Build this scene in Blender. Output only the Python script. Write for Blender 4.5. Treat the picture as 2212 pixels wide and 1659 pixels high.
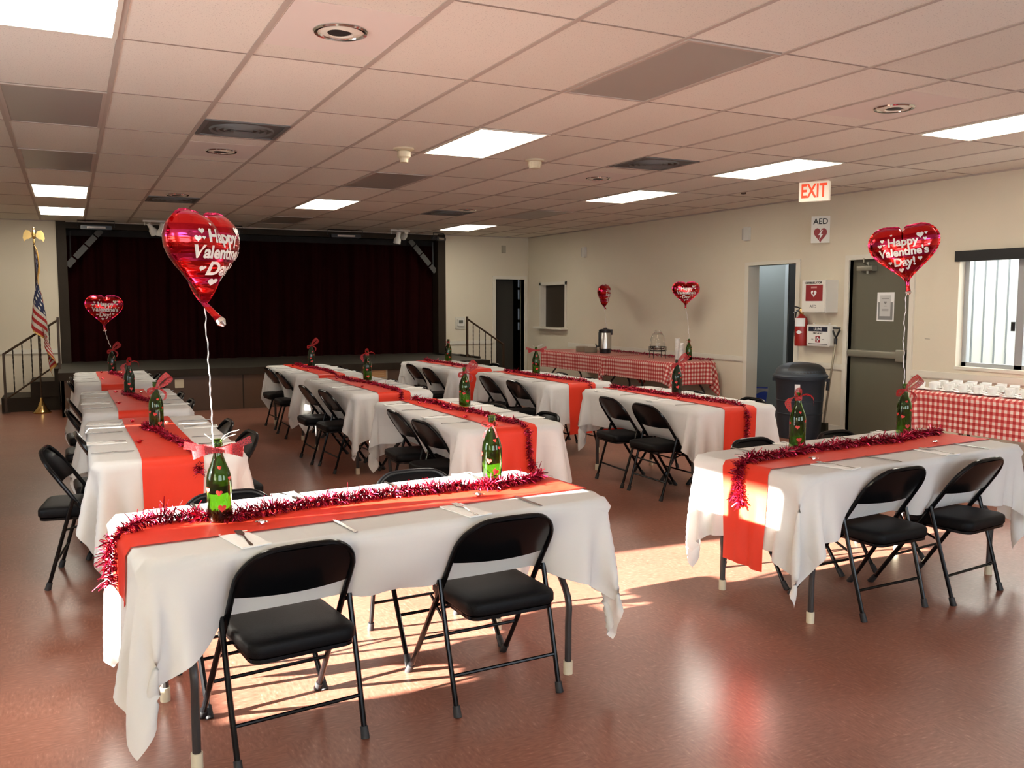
import bpy, bmesh, math, random
import numpy as np
from mathutils import Vector, Matrix, Euler
PI = math.pi
R = math.radians
for o in list(bpy.data.objects): bpy.data.objects.remove(o)
S = bpy.context.scene
COL = S.collection
random.seed(5)
# ------------------------------------------------------------------ camera
cam = bpy.data.cameras.new('camera'); camo = bpy.data.objects.new('camera', cam); COL.objects.link(camo)
cam.sensor_width = 36; cam.lens = 36*1926.8/2212; cam.clip_start = .05; cam.clip_end = 200
camo.location = (0, 0, 1.54); camo.rotation_euler = (R(90-5.18), 0, R(-26.317))
S.camera = camo
S.view_settings.view_transform = 'Standard'; S.view_settings.look = 'None'
S.view_settings.gamma = 1; S.view_settings.use_curve_mapping = False
S.view_settings.exposure = 0.22
# ------------------------------------------------------------------ sky, sun
SKY = 7.0; SUN = 100.0; LAMP = 13.0
w = bpy.data.worlds.new('sky'); S.world = w; w.use_nodes = True
bg = w.node_tree.nodes['Background']; bg.inputs[0].default_value = (.78, .88, 1.0, 1); bg.inputs[1].default_value = SKY
sd = bpy.data.lights.new('sun', 'SUN'); sd.energy = SUN; sd.angle = R(.8); sd.color = (1, .95, .87)
sun = bpy.data.objects.new('sun', sd); COL.objects.link(sun)
sdir = Vector((math.cos(R(-3)), math.sin(R(-3)), -math.tan(R(15.2)))).normalized()
sun.rotation_euler = sdir.to_track_quat('-Z', 'Y').to_euler()
sun.location = (-6, 2, 4)
CEIL = 2.8084; GX = -.3415; GY = 3.5808; TW = .6096; TL = 1.2192
XL, XR, YF, YB = -2.3, 8.07, -1.6, 15.6
# ------------------------------------------------------------------ materials
def mat(name, col=(.5,.5,.5), rough=.5, metal=0, spec=None, emis=None, es=0, trans=0, alpha=1, coat=0, ior=None):
    m = bpy.data.materials.new(name); m.use_nodes = True
    b = m.node_tree.nodes['Principled BSDF']
    b.inputs['Base Color'].default_value = (*col, 1); b.inputs['Roughness'].default_value = rough
    b.inputs['Metallic'].default_value = metal
    if spec is not None: b.inputs['Specular IOR Level'].default_value = spec
    if emis: b.inputs['Emission Color'].default_value = (*emis, 1); b.inputs['Emission Strength'].default_value = es
    b.inputs['Transmission Weight'].default_value = trans
    b.inputs['Alpha'].default_value = alpha
    if coat: b.inputs['Coat Weight'].default_value = coat
    if ior: b.inputs['IOR'].default_value = ior
    return m
def nodes(m): return m.node_tree.nodes, m.node_tree.links, m.node_tree.nodes['Principled BSDF']
def N(m, t, **k):
    n = m.node_tree.nodes.new(t)
    for a, v in k.items():
        if a.startswith('i_'): n.inputs[a[2:].replace('_', ' ')].default_value = v
        else: setattr(n, a, v)
    return n
def mixrgb(m, fac, a, b):
    n = m.node_tree.nodes.new('ShaderNodeMix'); n.data_type = 'RGBA'
    L = m.node_tree.links
    for s, v in ((0, fac), (6, a), (7, b)):
        if hasattr(v, 'links') or hasattr(v, 'is_output'): L.new(v, n.inputs[s])
        elif isinstance(v, (int, float)): n.inputs[s].default_value = v
        else: n.inputs[s].default_value = (*v, 1)
    return n.outputs[2]
def math_n(m, op, a, b=None):
    n = m.node_tree.nodes.new('ShaderNodeMath'); n.operation = op; L = m.node_tree.links
    for s, v in ((0, a), (1, b)):
        if v is None: continue
        if hasattr(v, 'is_output'): L.new(v, n.inputs[s])
        else: n.inputs[s].default_value = v
    return n.outputs[0]
def noise_var(m, scale, amt, base, coord='Object', bump=0, bscale=None, detail=3):
    ns, L, b = nodes(m)
    tc = N(m, 'ShaderNodeTexCoord'); nz = N(m, 'ShaderNodeTexNoise'); nz.inputs['Scale'].default_value = scale; nz.inputs['Detail'].default_value = detail
    L.new(tc.outputs[coord], nz.inputs['Vector'])
    c = mixrgb(m, nz.outputs[0], tuple(x*(1-amt) for x in base), tuple(min(1, x*(1+amt)) for x in base))
    L.new(c, b.inputs['Base Color'])
    if bump:
        n2 = N(m, 'ShaderNodeTexNoise'); n2.inputs['Scale'].default_value = bscale or scale*8
        L.new(tc.outputs[coord], n2.inputs['Vector'])
        bp = N(m, 'ShaderNodeBump'); bp.inputs['Strength'].default_value = bump; bp.inputs['Distance'].default_value = .01
        L.new(n2.outputs[0], bp.inputs['Height']); L.new(bp.outputs[0], b.inputs['Normal'])
    return m
M = {}
M['wall'] = noise_var(mat('wall_paint', rough=.75), 1.2, .03, (.70,.63,.495), bump=.12, bscale=220)
M['trimw'] = mat('trim_paint', (.72,.68,.58), .45)
M['tbar'] = mat('ceiling_bar_paint', (.47,.40,.34), .6)
M['dark_wood'] = noise_var(mat('dark_stage_wood', rough=.6, spec=.2), 6, .25, (.030,.021,.013))
M['panel_wood'] = noise_var(mat('stage_panel_wood', rough=.4), 2.5, .3, (.085,.042,.020))
M['stage_floor'] = noise_var(mat('stage_floor_paint', rough=.55), 3, .2, (.045,.040,.030))
M['black'] = mat('black_plastic', (.010,.010,.011), .35)
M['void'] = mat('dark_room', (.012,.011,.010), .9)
M['chair_metal'] = mat('black_chair_enamel', (.0035,.0035,.004), .2, spec=.22)
M['vinyl'] = noise_var(mat('black_chair_vinyl', rough=.45, spec=.14), 60, .15, (.005,.005,.0055), bump=.2, bscale=400)
M['rubber'] = mat('black_rubber', (.012,.012,.013), .6)
M['cap'] = mat('cream_foot_cap', (.62,.55,.40), .55)
M['leg_metal'] = mat('grey_brown_table_leg', (.050,.046,.044), .35, metal=.3)
M['laminate'] = noise_var(mat('table_laminate', rough=.5), 8, .15, (.20,.15,.11))
M['chrome'] = mat('chrome', (.75,.74,.72), .12, metal=1)
M['steel'] = mat('cutlery_steel', (.50,.49,.47), .22, metal=1)
M['white_plastic'] = mat('white_plastic', (.70,.68,.62), .4)
M['brass'] = mat('brass', (.75,.52,.20), .22, metal=1)
M['paper'] = mat('white_paper', (.80,.80,.78), .8)
M['napkin'] = noise_var(mat('napkin_paper', rough=.85), 50, .04, (.86,.85,.81), bump=.3, bscale=300)
M['china'] = mat('white_china', (.80,.79,.75), .15)
M['foil'] = mat('silver_foil', (.85,.80,.78), .22, metal=1)
M['redfoil'] = mat('red_foil', (.65,.03,.05), .25, metal=.9)
M['sticker'] = mat('red_heart_sticker', (.55,.022,.014), .4)
M['bottle'] = mat('green_bottle_glass', (.18,.34,.05), .03, trans=1, ior=1.45)
M['darkbottle'] = mat('dark_bottle_glass', (.035,.07,.035), .06, trans=.75, ior=1.45)
M['steelbrush'] = noise_var(mat('urn_steel', rough=.28, metal=1), 3, .1, (.55,.53,.50))
M['clear'] = mat('clear_glass', (.97,.98,.97), .03, trans=1, ior=1.35)
M['wire'] = mat('dark_wire', (.02,.016,.012), .4, metal=.5)
M['bin'] = noise_var(mat('blue_grey_bin_plastic', rough=.5), 5, .1, (.018,.026,.036))
M['bluebin'] = mat('blue_bin_plastic', (.012,.05,.38), .45)
M['red'] = mat('extinguisher_red', (.33,.014,.010), .3)
M['signred'] = mat('sign_red', (.27,.012,.016), .5)
M['orange_red'] = mat('exit_letter_red', (.80,.09,.02), .5)
M['navy'] = mat('navy_print', (.008,.012,.03), .5)
M['ink'] = mat('black_print', (.015,.015,.015), .5)
M['grey_ink'] = mat('grey_print', (.22,.22,.21), .6)
M['door_grey'] = noise_var(mat('grey_green_door_paint', rough=.42), 2, .05, (.125,.118,.082))
M['door_steel'] = noise_var(mat('pale_steel_door', rough=.42), 1.5, .06, (.22,.24,.235))
M['door_brown'] = mat('dark_brown_door', (.035,.024,.015), .5)
M['alu'] = mat('aluminium_frame', (.48,.50,.52), .35, metal=.6)
M['glass'] = mat('window_glass', (1,1,1), 0, trans=1, ior=1.02)
M['bar_grey'] = mat('push_bar_metal', (.26,.245,.19), .35, metal=.4)
M['outside'] = noise_var(mat('white_siding', rough=.8), 2, .05, (.56,.57,.54))
M['groove'] = mat('siding_groove', (.18,.19,.19), .9)
M['rail'] = mat('brown_iron_railing', (.055,.030,.014), .4, metal=.3)
M['iron'] = mat('twisted_black_iron', (.030,.020,.012), .4, metal=.4)
M['panel_off'] = mat('unlit_light_panel', (.36,.33,.29), .35)
M['lamp'] = mat('lit_light_panel', (.9,.9,.85), .5, emis=(1,.93,.79), es=LAMP)
M['vent'] = mat('grey_air_vent', (.13,.13,.125), .5)
M['ivory'] = mat('ivory_plastic', (.62,.54,.38), .5)
M['wood_handle'] = mat('steel_handle', (.35,.30,.22), .3, metal=.6)
M['string'] = mat('white_ribbon', (.85,.82,.82), .4)
M['screen'] = mat('grey_display', (.10,.11,.10), .3)
M['amber'] = mat('amber_paper', (.48,.26,.11), .6)
M['plates'] = mat('plate_stack', (.42,.36,.27), .6)
M['brace'] = mat('dusty_grey_brace', (.075,.072,.066), .6)

def m_floor():
    m = mat('red_vinyl_floor', rough=.25); ns, L, b = nodes(m)
    tc = N(m, 'ShaderNodeTexCoord')
    mp = N(m, 'ShaderNodeMapping'); mp.inputs['Scale'].default_value = (1, 1.0, 1); L.new(tc.outputs['Object'], mp.inputs[0])
    # streaky marbling, direction alternating from tile to tile
    sx = N(m, 'ShaderNodeSeparateXYZ'); L.new(mp.outputs[0], sx.inputs[0])
    fx = math_n(m, 'FLOOR', math_n(m, 'DIVIDE', sx.outputs[0], .3048)); fy = math_n(m, 'FLOOR', math_n(m, 'DIVIDE', sx.outputs[1], .3048))
    par = math_n(m, 'ABSOLUTE', math_n(m, 'MODULO', math_n(m, 'ADD', fx, fy), 2))
    outs = []
    for sc in ((26, 90, 26), (90, 26, 26)):
        q = N(m, 'ShaderNodeMapping'); q.inputs['Scale'].default_value = sc; L.new(tc.outputs['Object'], q.inputs[0])
        nz = N(m, 'ShaderNodeTexNoise'); nz.inputs['Scale'].default_value = 1; nz.inputs['Detail'].default_value = 4; L.new(q.outputs[0], nz.inputs['Vector']); outs.append(nz.outputs[0])
    mx = N(m, 'ShaderNodeMix'); L.new(par, mx.inputs[0]); L.new(outs[0], mx.inputs[2]); L.new(outs[1], mx.inputs[3])
    rp = N(m, 'ShaderNodeValToRGB'); L.new(mx.outputs[0], rp.inputs[0])
    e = rp.color_ramp.elements; e[0].position = .30; e[0].color = (.172,.063,.040,1); e[1].position = .62; e[1].color = (.250,.104,.069,1)
    e2 = rp.color_ramp.elements.new(.74); e2.color = (.34,.180,.130,1)
    cv = N(m, 'ShaderNodeCombineXYZ'); L.new(fx, cv.inputs[0]); L.new(fy, cv.inputs[1])
    wn = N(m, 'ShaderNodeTexWhiteNoise'); L.new(cv.outputs[0], wn.inputs[0])
    big = N(m, 'ShaderNodeTexNoise'); big.inputs['Scale'].default_value = .9; L.new(tc.outputs['Object'], big.inputs['Vector'])
    v = math_n(m, 'ADD', math_n(m, 'MULTIPLY', wn.outputs[0], .12), math_n(m, 'ADD', math_n(m, 'MULTIPLY', big.outputs[0], .25), .82))
    hsv = N(m, 'ShaderNodeHueSaturation'); L.new(v, hsv.inputs['Value']); L.new(rp.outputs[0], hsv.inputs['Color'])
    L.new(hsv.outputs[0], b.inputs['Base Color'])
    r = math_n(m, 'ADD', math_n(m, 'MULTIPLY', big.outputs[0], .16), .25); L.new(r, b.inputs['Roughness'])
    b.inputs['Specular IOR Level'].default_value = .45
    sc2 = N(m, 'ShaderNodeTexNoise'); sc2.inputs['Scale'].default_value = 7; L.new(tc.outputs['Object'], sc2.inputs['Vector'])
    bp = N(m, 'ShaderNodeBump'); bp.inputs['Strength'].default_value = .06; bp.inputs['Distance'].default_value = .02
    L.new(sc2.outputs[0], bp.inputs['Height']); L.new(bp.outputs[0], b.inputs['Normal'])
    return m
M['floor'] = m_floor()
def m_ceiling():
    m = mat('speckled_ceiling_tile', rough=.85); ns, L, b = nodes(m)
    tc = N(m, 'ShaderNodeTexCoord'); sx = N(m, 'ShaderNodeSeparateXYZ'); L.new(tc.outputs['Object'], sx.inputs[0])
    fx = math_n(m, 'FLOOR', math_n(m, 'DIVIDE', math_n(m, 'SUBTRACT', sx.outputs[0], GX), TW))
    fy = math_n(m, 'FLOOR', math_n(m, 'DIVIDE', math_n(m, 'SUBTRACT', sx.outputs[1], GY), TL))
    cv = N(m, 'ShaderNodeCombineXYZ'); L.new(fx, cv.inputs[0]); L.new(fy, cv.inputs[1])
    wn = N(m, 'ShaderNodeTexWhiteNoise'); L.new(cv.outputs[0], wn.inputs[0])
    c1 = mixrgb(m, wn.outputs[0], (.71,.66,.57), (.81,.76,.67))
    vo = N(m, 'ShaderNodeTexNoise'); vo.inputs['Scale'].default_value = 130; vo.inputs['Detail'].default_value = 1; L.new(tc.outputs['Object'], vo.inputs['Vector'])
    spk = math_n(m, 'GREATER_THAN', vo.outputs[0], .66)
    c2 = mixrgb(m, math_n(m, 'MULTIPLY', spk, .35), c1, (.22,.16,.13))
    L.new(c2, b.inputs['Base Color'])
    bp = N(m, 'ShaderNodeBump'); bp.inputs['Strength'].default_value = .2; bp.inputs['Distance'].default_value = .004
    L.new(vo.outputs[0], bp.inputs['Height']); L.new(bp.outputs[0], b.inputs['Normal'])
    return m
M['ceiling'] = m_ceiling()
def m_cloth(name, col, tr=.28, rough=.8, crease=True):
    m = mat(name, col, rough, spec=.25); ns, L, b = nodes(m)
    out = ns['Material Output']; t = N(m, 'ShaderNodeBsdfTranslucent'); t.inputs[0].default_value = (*[x*.95 for x in col], 1)
    mx = N(m, 'ShaderNodeMixShader'); mx.inputs[0].default_value = tr
    L.new(b.outputs[0], mx.inputs[1]); L.new(t.outputs[0], mx.inputs[2]); L.new(mx.outputs[0], out.inputs[0])
    uv = N(m, 'ShaderNodeUVMap'); sx = N(m, 'ShaderNodeSeparateXYZ'); L.new(uv.outputs[0], sx.inputs[0])
    n1 = N(m, 'ShaderNodeTexNoise'); n1.inputs['Scale'].default_value = 7; n1.inputs['Detail'].default_value = 5; L.new(uv.outputs[0], n1.inputs['Vector'])
    n2 = N(m, 'ShaderNodeTexNoise'); n2.inputs['Scale'].default_value = 2.6; n2.inputs['Detail'].default_value = 2; n2.inputs['Distortion'].default_value = 1.2; L.new(uv.outputs[0], n2.inputs['Vector'])
    h = math_n(m, 'ADD', n1.outputs[0], math_n(m, 'MULTIPLY', n2.outputs[0], 2.5))
    if crease:   # pressed fold lines every third of a metre or so
        for ax, per in ((0, .66), (1, .46)):
            f = math_n(m, 'FRACT', math_n(m, 'DIVIDE', sx.outputs[ax], per))
            d = math_n(m, 'ABSOLUTE', math_n(m, 'SUBTRACT', f, .5))
            k = math_n(m, 'MULTIPLY', math_n(m, 'MINIMUM', d, .02), 13)
            h = math_n(m, 'ADD', h, k)
    bp = N(m, 'ShaderNodeBump'); bp.inputs['Strength'].default_value = .35; bp.inputs['Distance'].default_value = .010
    L.new(h, bp.inputs['Height']); L.new(bp.outputs[0], b.inputs['Normal'])
    return m
M['cloth'] = m_cloth('white_tablecloth', (.80,.79,.76), .25)
M['runner'] = m_cloth('red_satin_runner', (.78,.050,.022), .18, .46, False)
def m_gingham():
    m = m_cloth('red_checked_vinyl', (.7,.1,.1), .05, .45, False); ns, L, b = nodes(m)
    uv = N(m, 'ShaderNodeUVMap'); sx = N(m, 'ShaderNodeSeparateXYZ'); L.new(uv.outputs[0], sx.inputs[0])
    p = .052
    a = math_n(m, 'GREATER_THAN', math_n(m, 'FRACT', math_n(m, 'DIVIDE', sx.outputs[0], p)), .5)
    c = math_n(m, 'GREATER_THAN', math_n(m, 'FRACT', math_n(m, 'DIVIDE', sx.outputs[1], p)), .5)
    s = math_n(m, 'MULTIPLY', math_n(m, 'ADD', a, c), .5)
    rp = N(m, 'ShaderNodeValToRGB'); rp.color_ramp.interpolation = 'CONSTANT'; L.new(s, rp.inputs[0])
    e = rp.color_ramp.elements; e[0].position = 0; e[0].color = (.80,.62,.54,1); e[1].position = .3; e[1].color = (.62,.15,.13,1)
    q = e.new(.8); q.color = (.42,.030,.030,1)
    L.new(rp.outputs[0], b.inputs['Base Color'])
    return m
M['gingham'] = m_gingham()
def m_foil():
    m = mat('striped_red_balloon_foil', (.6,.02,.05), .16, metal=1); ns, L, b = nodes(m)
    tc = N(m, 'ShaderNodeTexCoord'); sx = N(m, 'ShaderNodeSeparateXYZ'); L.new(tc.outputs['Object'], sx.inputs[0])
    f = math_n(m, 'FRACT', math_n(m, 'DIVIDE', math_n(m, 'ADD', sx.outputs[2], 1), .085))
    rp = N(m, 'ShaderNodeValToRGB'); rp.color_ramp.interpolation = 'CONSTANT'; L.new(f, rp.inputs[0])
    e = rp.color_ramp.elements; e[0].position = 0; e[0].color = (.72,.030,.030,1); e[1].position = .42; e[1].color = (.62,.035,.13,1)
    q = e.new(.72); q.color = (.45,.012,.022,1)
    L.new(rp.outputs[0], b.inputs['Base Color'])
    mp = N(m, 'ShaderNodeMapping'); mp.inputs['Scale'].default_value = (5, 5, 22); L.new(tc.outputs['Object'], mp.inputs[0])
    nz = N(m, 'ShaderNodeTexNoise'); nz.inputs['Scale'].default_value = 1.5; nz.inputs['Detail'].default_value = 2; L.new(mp.outputs[0], nz.inputs['Vector'])
    bp = N(m, 'ShaderNodeBump'); bp.inputs['Strength'].default_value = .35; bp.inputs['Distance'].default_value = .02
    L.new(nz.outputs[0], bp.inputs['Height']); L.new(bp.outputs[0], b.inputs['Normal'])
    return m
M['balloon'] = m_foil()
M['letter'] = mat('silver_white_lettering', (.80,.78,.72), .35, metal=.25)
def m_tinsel():
    m = mat('crimson_tinsel', (.38,.012,.045), .28, metal=.85); ns, L, b = nodes(m)
    g = N(m, 'ShaderNodeNewGeometry')
    rp = N(m, 'ShaderNodeValToRGB'); L.new(g.outputs['Random Per Island'], rp.inputs[0])
    e = rp.color_ramp.elements; e[0].color = (.10,.002,.012,1); e[1].color = (.75,.05,.13,1)
    q = e.new(.6); q.color = (.36,.010,.04,1)
    L.new(rp.outputs[0], b.inputs['Base Color'])
    return m
M['tinsel'] = m_tinsel()
def m_sheer():
    m = mat('sheer_red_ribbon', (.33,.007,.009), .45); ns, L, b = nodes(m)
    out = ns['Material Output']; t = N(m, 'ShaderNodeBsdfTransparent'); mx = N(m, 'ShaderNodeMixShader')
    tc = N(m, 'ShaderNodeTexCoord'); v = N(m, 'ShaderNodeTexVoronoi'); v.feature = 'DISTANCE_TO_EDGE'; v.inputs['Scale'].default_value = 140; L.new(tc.outputs['Object'], v.inputs['Vector'])
    k = math_n(m, 'ADD', math_n(m, 'MULTIPLY', math_n(m, 'LESS_THAN', v.outputs[0], .16), .35), .62)
    L.new(k, mx.inputs[0]); L.new(t.outputs[0], mx.inputs[1]); L.new(b.outputs[0], mx.inputs[2]); L.new(mx.outputs[0], out.inputs[0])
    return m
M['bow'] = m_sheer()
def m_curtain():
    m = mat('maroon_velvet_curtain', (.035,.004,.005), .95, spec=.03); noise_var(m, 3, .3, (.015,.0019,.0021))
    b = m.node_tree.nodes['Principled BSDF']; b.inputs['Sheen Weight'].default_value = .0; b.inputs['Sheen Tint'].default_value = (.5,.05,.05,1)
    return m
M['curtain'] = m_curtain()
def m_flag():
    m = mat('flag_cloth', rough=.7); ns, L, b = nodes(m)
    uv = N(m, 'ShaderNodeUVMap'); sx = N(m, 'ShaderNodeSeparateXYZ'); L.new(uv.outputs[0], sx.inputs[0])   # u along fly 0..1, v down hoist 0..1
    st = math_n(m, 'GREATER_THAN', math_n(m, 'FRACT', math_n(m, 'MULTIPLY', sx.outputs[1], 6.5)), .5)
    c = mixrgb(m, st, (.36,.012,.012), (.55,.50,.43))
    can = math_n(m, 'MULTIPLY', math_n(m, 'LESS_THAN', sx.outputs[0], .42), math_n(m, 'LESS_THAN', sx.outputs[1], .54))
    # stars: small dots on a staggered grid
    gx = math_n(m, 'MULTIPLY', sx.outputs[0], 14.3); gy = math_n(m, 'MULTIPLY', sx.outputs[1], 9.2)
    dx = math_n(m, 'SUBTRACT', math_n(m, 'FRACT', math_n(m, 'ADD', gx, math_n(m, 'MULTIPLY', math_n(m, 'FLOOR', gy), .5))), .5); dy = math_n(m, 'SUBTRACT', math_n(m, 'FRACT', gy), .5)
    d = math_n(m, 'SQRT', math_n(m, 'ADD', math_n(m, 'MULTIPLY', dx, dx), math_n(m, 'MULTIPLY', dy, dy)))
    star = math_n(m, 'LESS_THAN', d, .22)
    blue = mixrgb(m, star, (.010,.016,.060), (.60,.58,.52))
    L.new(mixrgb(m, can, c, blue), b.inputs['Base Color'])
    return m
M['flag'] = m_flag()
M['fringe'] = mat('gold_fringe', (.50,.28,.06), .5)

# ------------------------------------------------------------------ mesh helpers
class MB:
    def __init__(s): s.v = []; s.f = []; s.uv = None
    def add(s, vs, fs):
        n = len(s.v); s.v += [tuple(v) for v in vs]; s.f += [tuple(i+n for i in f) for f in fs]; return s
    def box(s, x0, x1, y0, y1, z0, z1):
        return s.add([(x0,y0,z0),(x1,y0,z0),(x1,y1,z0),(x0,y1,z0),(x0,y0,z1),(x1,y0,z1),(x1,y1,z1),(x0,y1,z1)],
                     [(0,3,2,1),(4,5,6,7),(0,1,5,4),(1,2,6,5),(2,3,7,6),(3,0,4,7)])
    def rbox(s, x0, x1, y0, y1, z0, z1, r=.01, seg=3, axis=2):
        # box with corners rounded in the plane perpendicular to axis
        pts = []
        if axis == 2: a0, a1, b0, b1, c0, c1 = x0, x1, y0, y1, z0, z1
        elif axis == 1: a0, a1, b0, b1, c0, c1 = x0, x1, z0, z1, y0, y1
        else: a0, a1, b0, b1, c0, c1 = y0, y1, z0, z1, x0, x1
        for (cx, cy, st) in ((a1-r, b1-r, 0), (a0+r, b1-r, 90), (a0+r, b0+r, 180), (a1-r, b0+r, 270)):
            for k in range(seg+1):
                an = R(st+90*k/seg); pts.append((cx+r*math.cos(an), cy+r*math.sin(an)))
        n = len(pts)
        def mk(p, c):
            return (p[0], p[1], c) if axis == 2 else ((p[0], c, p[1]) if axis == 1 else (c, p[0], p[1]))
        vs = [mk(p, c0) for p in pts]+[mk(p, c1) for p in pts]
        fs = [tuple(range(n-1, -1, -1)), tuple(range(n, 2*n))]+[(i, (i+1) % n, n+(i+1) % n, n+i) for i in range(n)]
        return s.add(vs, fs)
    def tube(s, path, r, n=8, cap=True, closed=False):
        P = [Vector(p) for p in path]; rs = r if isinstance(r, (list, tuple)) else [r]*len(P)
        m = len(P); vs = []; up = None
        for i, p in enumerate(P):
            if closed: t = (P[(i+1) % m]-P[i-1]).normalized()
            else: t = (P[min(i+1, m-1)]-P[max(i-1, 0)]).normalized()
            if up is None:
                up = Vector((0,0,1)) if abs(t.z) < .9 else Vector((1,0,0))
            a = t.cross(up)
            if a.length < 1e-4: a = t.orthogonal()
            a.normalize(); b = t.cross(a).normalized(); up = a.cross(t).normalized()
            for k in range(n):
                an = 2*PI*k/n; vs.append(p+(a*math.cos(an)+b*math.sin(an))*rs[i])
        fs = []
        for i in range(m if closed else m-1):
            j = (i+1) % m
            for k in range(n):
                k2 = (k+1) % n; fs.append((i*n+k, i*n+k2, j*n+k2, j*n+k))
        if cap and not closed: fs += [tuple(range(n)), tuple((m-1)*n+k for k in range(n-1, -1, -1))]
        return s.add(vs, fs)
    def cyl(s, p0, p1, r, n=16, r1=None): return s.tube([p0, p1], [r, r if r1 is None else r1], n)
    def lathe(s, prof, n=24, c=(0,0,0), axis='z', cap=True):
        vs = []; m = len(prof)
        for (r, z) in prof:
            for k in range(n):
                a = 2*PI*k/n; x, y = r*math.cos(a), r*math.sin(a)
                p = (x, y, z) if axis == 'z' else ((x, z, y) if axis == 'y' else (z, x, y))
                vs.append((c[0]+p[0], c[1]+p[1], c[2]+p[2]))
        fs = [(i*n+k, i*n+(k+1) % n, (i+1)*n+(k+1) % n, (i+1)*n+k) for i in range(m-1) for k in range(n)]
        if cap: fs += [tuple(range(n-1, -1, -1)), tuple((m-1)*n+k for k in range(n))]
        return s.add(vs, fs)
    def grid(s, G, uv=None):   # G: nx x ny x 3 array
        nx, ny = G.shape[:2]; n0 = len(s.v)
        s.add([tuple(float(c) for c in G[i, j]) for i in range(nx) for j in range(ny)],
              [(i*ny+j, (i+1)*ny+j, (i+1)*ny+j+1, i*ny+j+1) for i in range(nx-1) for j in range(ny-1)])
        if uv is not None: s.uv = [tuple(float(c) for c in uv[i, j]) for i in range(nx) for j in range(ny)]
        return s
    def prism(s, pts, d0, d1, plane='xz'):
        n = len(pts)
        mk = {'xz': lambda p, d: (p[0], d, p[1]), 'xy': lambda p, d: (p[0], p[1], d), 'yz': lambda p, d: (d, p[0], p[1])}[plane]
        return s.add([mk(p, d0) for p in pts]+[mk(p, d1) for p in pts],
                     [tuple(range(n)), tuple(range(2*n-1, n-1, -1))]+[(i, n+i, n+(i+1) % n, (i+1) % n) for i in range(n)])
    def build(s, name, m, parent=None, smooth=True, angle=35, loc=None, rot=None):
        me = bpy.data.meshes.new(name); me.from_pydata(s.v, [], s.f)
        bm = bmesh.new(); bm.from_mesh(me); bmesh.ops.recalc_face_normals(bm, faces=bm.faces[:]) if s.uv is None else None
        bm.to_mesh(me); bm.free()
        if s.uv is not None:
            ul = me.uv_layers.new(name='UVMap')
            for lp in me.loops: ul.data[lp.index].uv = s.uv[lp.vertex_index]
        if smooth:
            me.shade_smooth(); me.set_sharp_from_angle(angle=R(angle))
        me.materials.append(m)
        o = bpy.data.objects.new(name, me); COL.objects.link(o)
        if parent is not None: o.parent = parent
        if loc is not None: o.location = loc
        if rot is not None: o.rotation_euler = rot
        return o
def tag(o, label=None, cat=None, group=None, kind=None):
    if label: o['label'] = label
    if cat: o['category'] = cat
    if group: o['group'] = group
    if kind: o['kind'] = kind
    return o
def thing(name, label, cat, loc=(0,0,0), rz=0, group=None):
    o = bpy.data.objects.new(name, None); COL.objects.link(o); o.empty_display_size = .1
    o.location = loc; o.rotation_euler = (0,0,rz); return tag(o, label, cat, group)
def struct(name, mb, m, smooth=False): return tag(mb.build(name, m, smooth=smooth), kind='structure')
def kids(o): return [c for c in list(bpy.data.objects) if c.parent == o]
def copy_tree(o, parent=None):
    c = o.copy(); COL.objects.link(c); c.parent = parent
    for ch in o.children: copy_tree(ch, c)
    return c
def bez(pts, n=8):   # catmull-rom through points
    P = [Vector(p) for p in pts]; P = [P[0]*2-P[1]]+P+[P[-1]*2-P[-2]]; out = []
    for i in range(1, len(P)-2):
        for k in range(n):
            t = k/n; a, b, c, d = P[i-1], P[i], P[i+1], P[i+2]
            out.append(.5*((2*b)+(c-a)*t+(2*a-5*b+4*c-d)*t*t+(3*b-a-3*c+d)*t**3))
    out.append(P[-2]); return out
def text_geo(txt, size, ext=.0006, bold=0, cx='CENTER', sp=1.0):
    cu = bpy.data.curves.new('lettering', 'FONT'); cu.body = txt; cu.size = size; cu.extrude = ext; cu.offset = bold*size
    cu.align_x = cx; cu.align_y = 'CENTER'; cu.resolution_u = 6; cu.space_character = sp
    o = bpy.data.objects.new('lettering', cu); COL.objects.link(o)
    dg = bpy.context.evaluated_depsgraph_get(); me = o.evaluated_get(dg).to_mesh()
    vs = [tuple(v.co) for v in me.vertices]; fs = [tuple(p.vertices) for p in me.polygons]
    o.evaluated_get(dg).to_mesh_clear(); bpy.data.objects.remove(o); bpy.data.curves.remove(cu)
    return vs, fs
def heart_pts(w, n=28):
    out = []
    for i in range(n):
        t = 2*PI*i/n; x = 16*math.sin(t)**3; y = 13*math.cos(t)-5*math.cos(2*t)-2*math.cos(3*t)-math.cos(4*t)
        out.append((x/32*w, y/32*w))
    return out
def text_on(name, txt, size, m, parent, loc, rot, bold=0, ext=.001, sx=1, sp=1.0):
    vs, fs = text_geo(txt, size, ext, bold, sp=sp); mb = MB(); mb.add([(x*sx, y, z) for x, y, z in vs], fs)
    return mb.build(name, m, parent, smooth=False, loc=loc, rot=rot)

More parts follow.
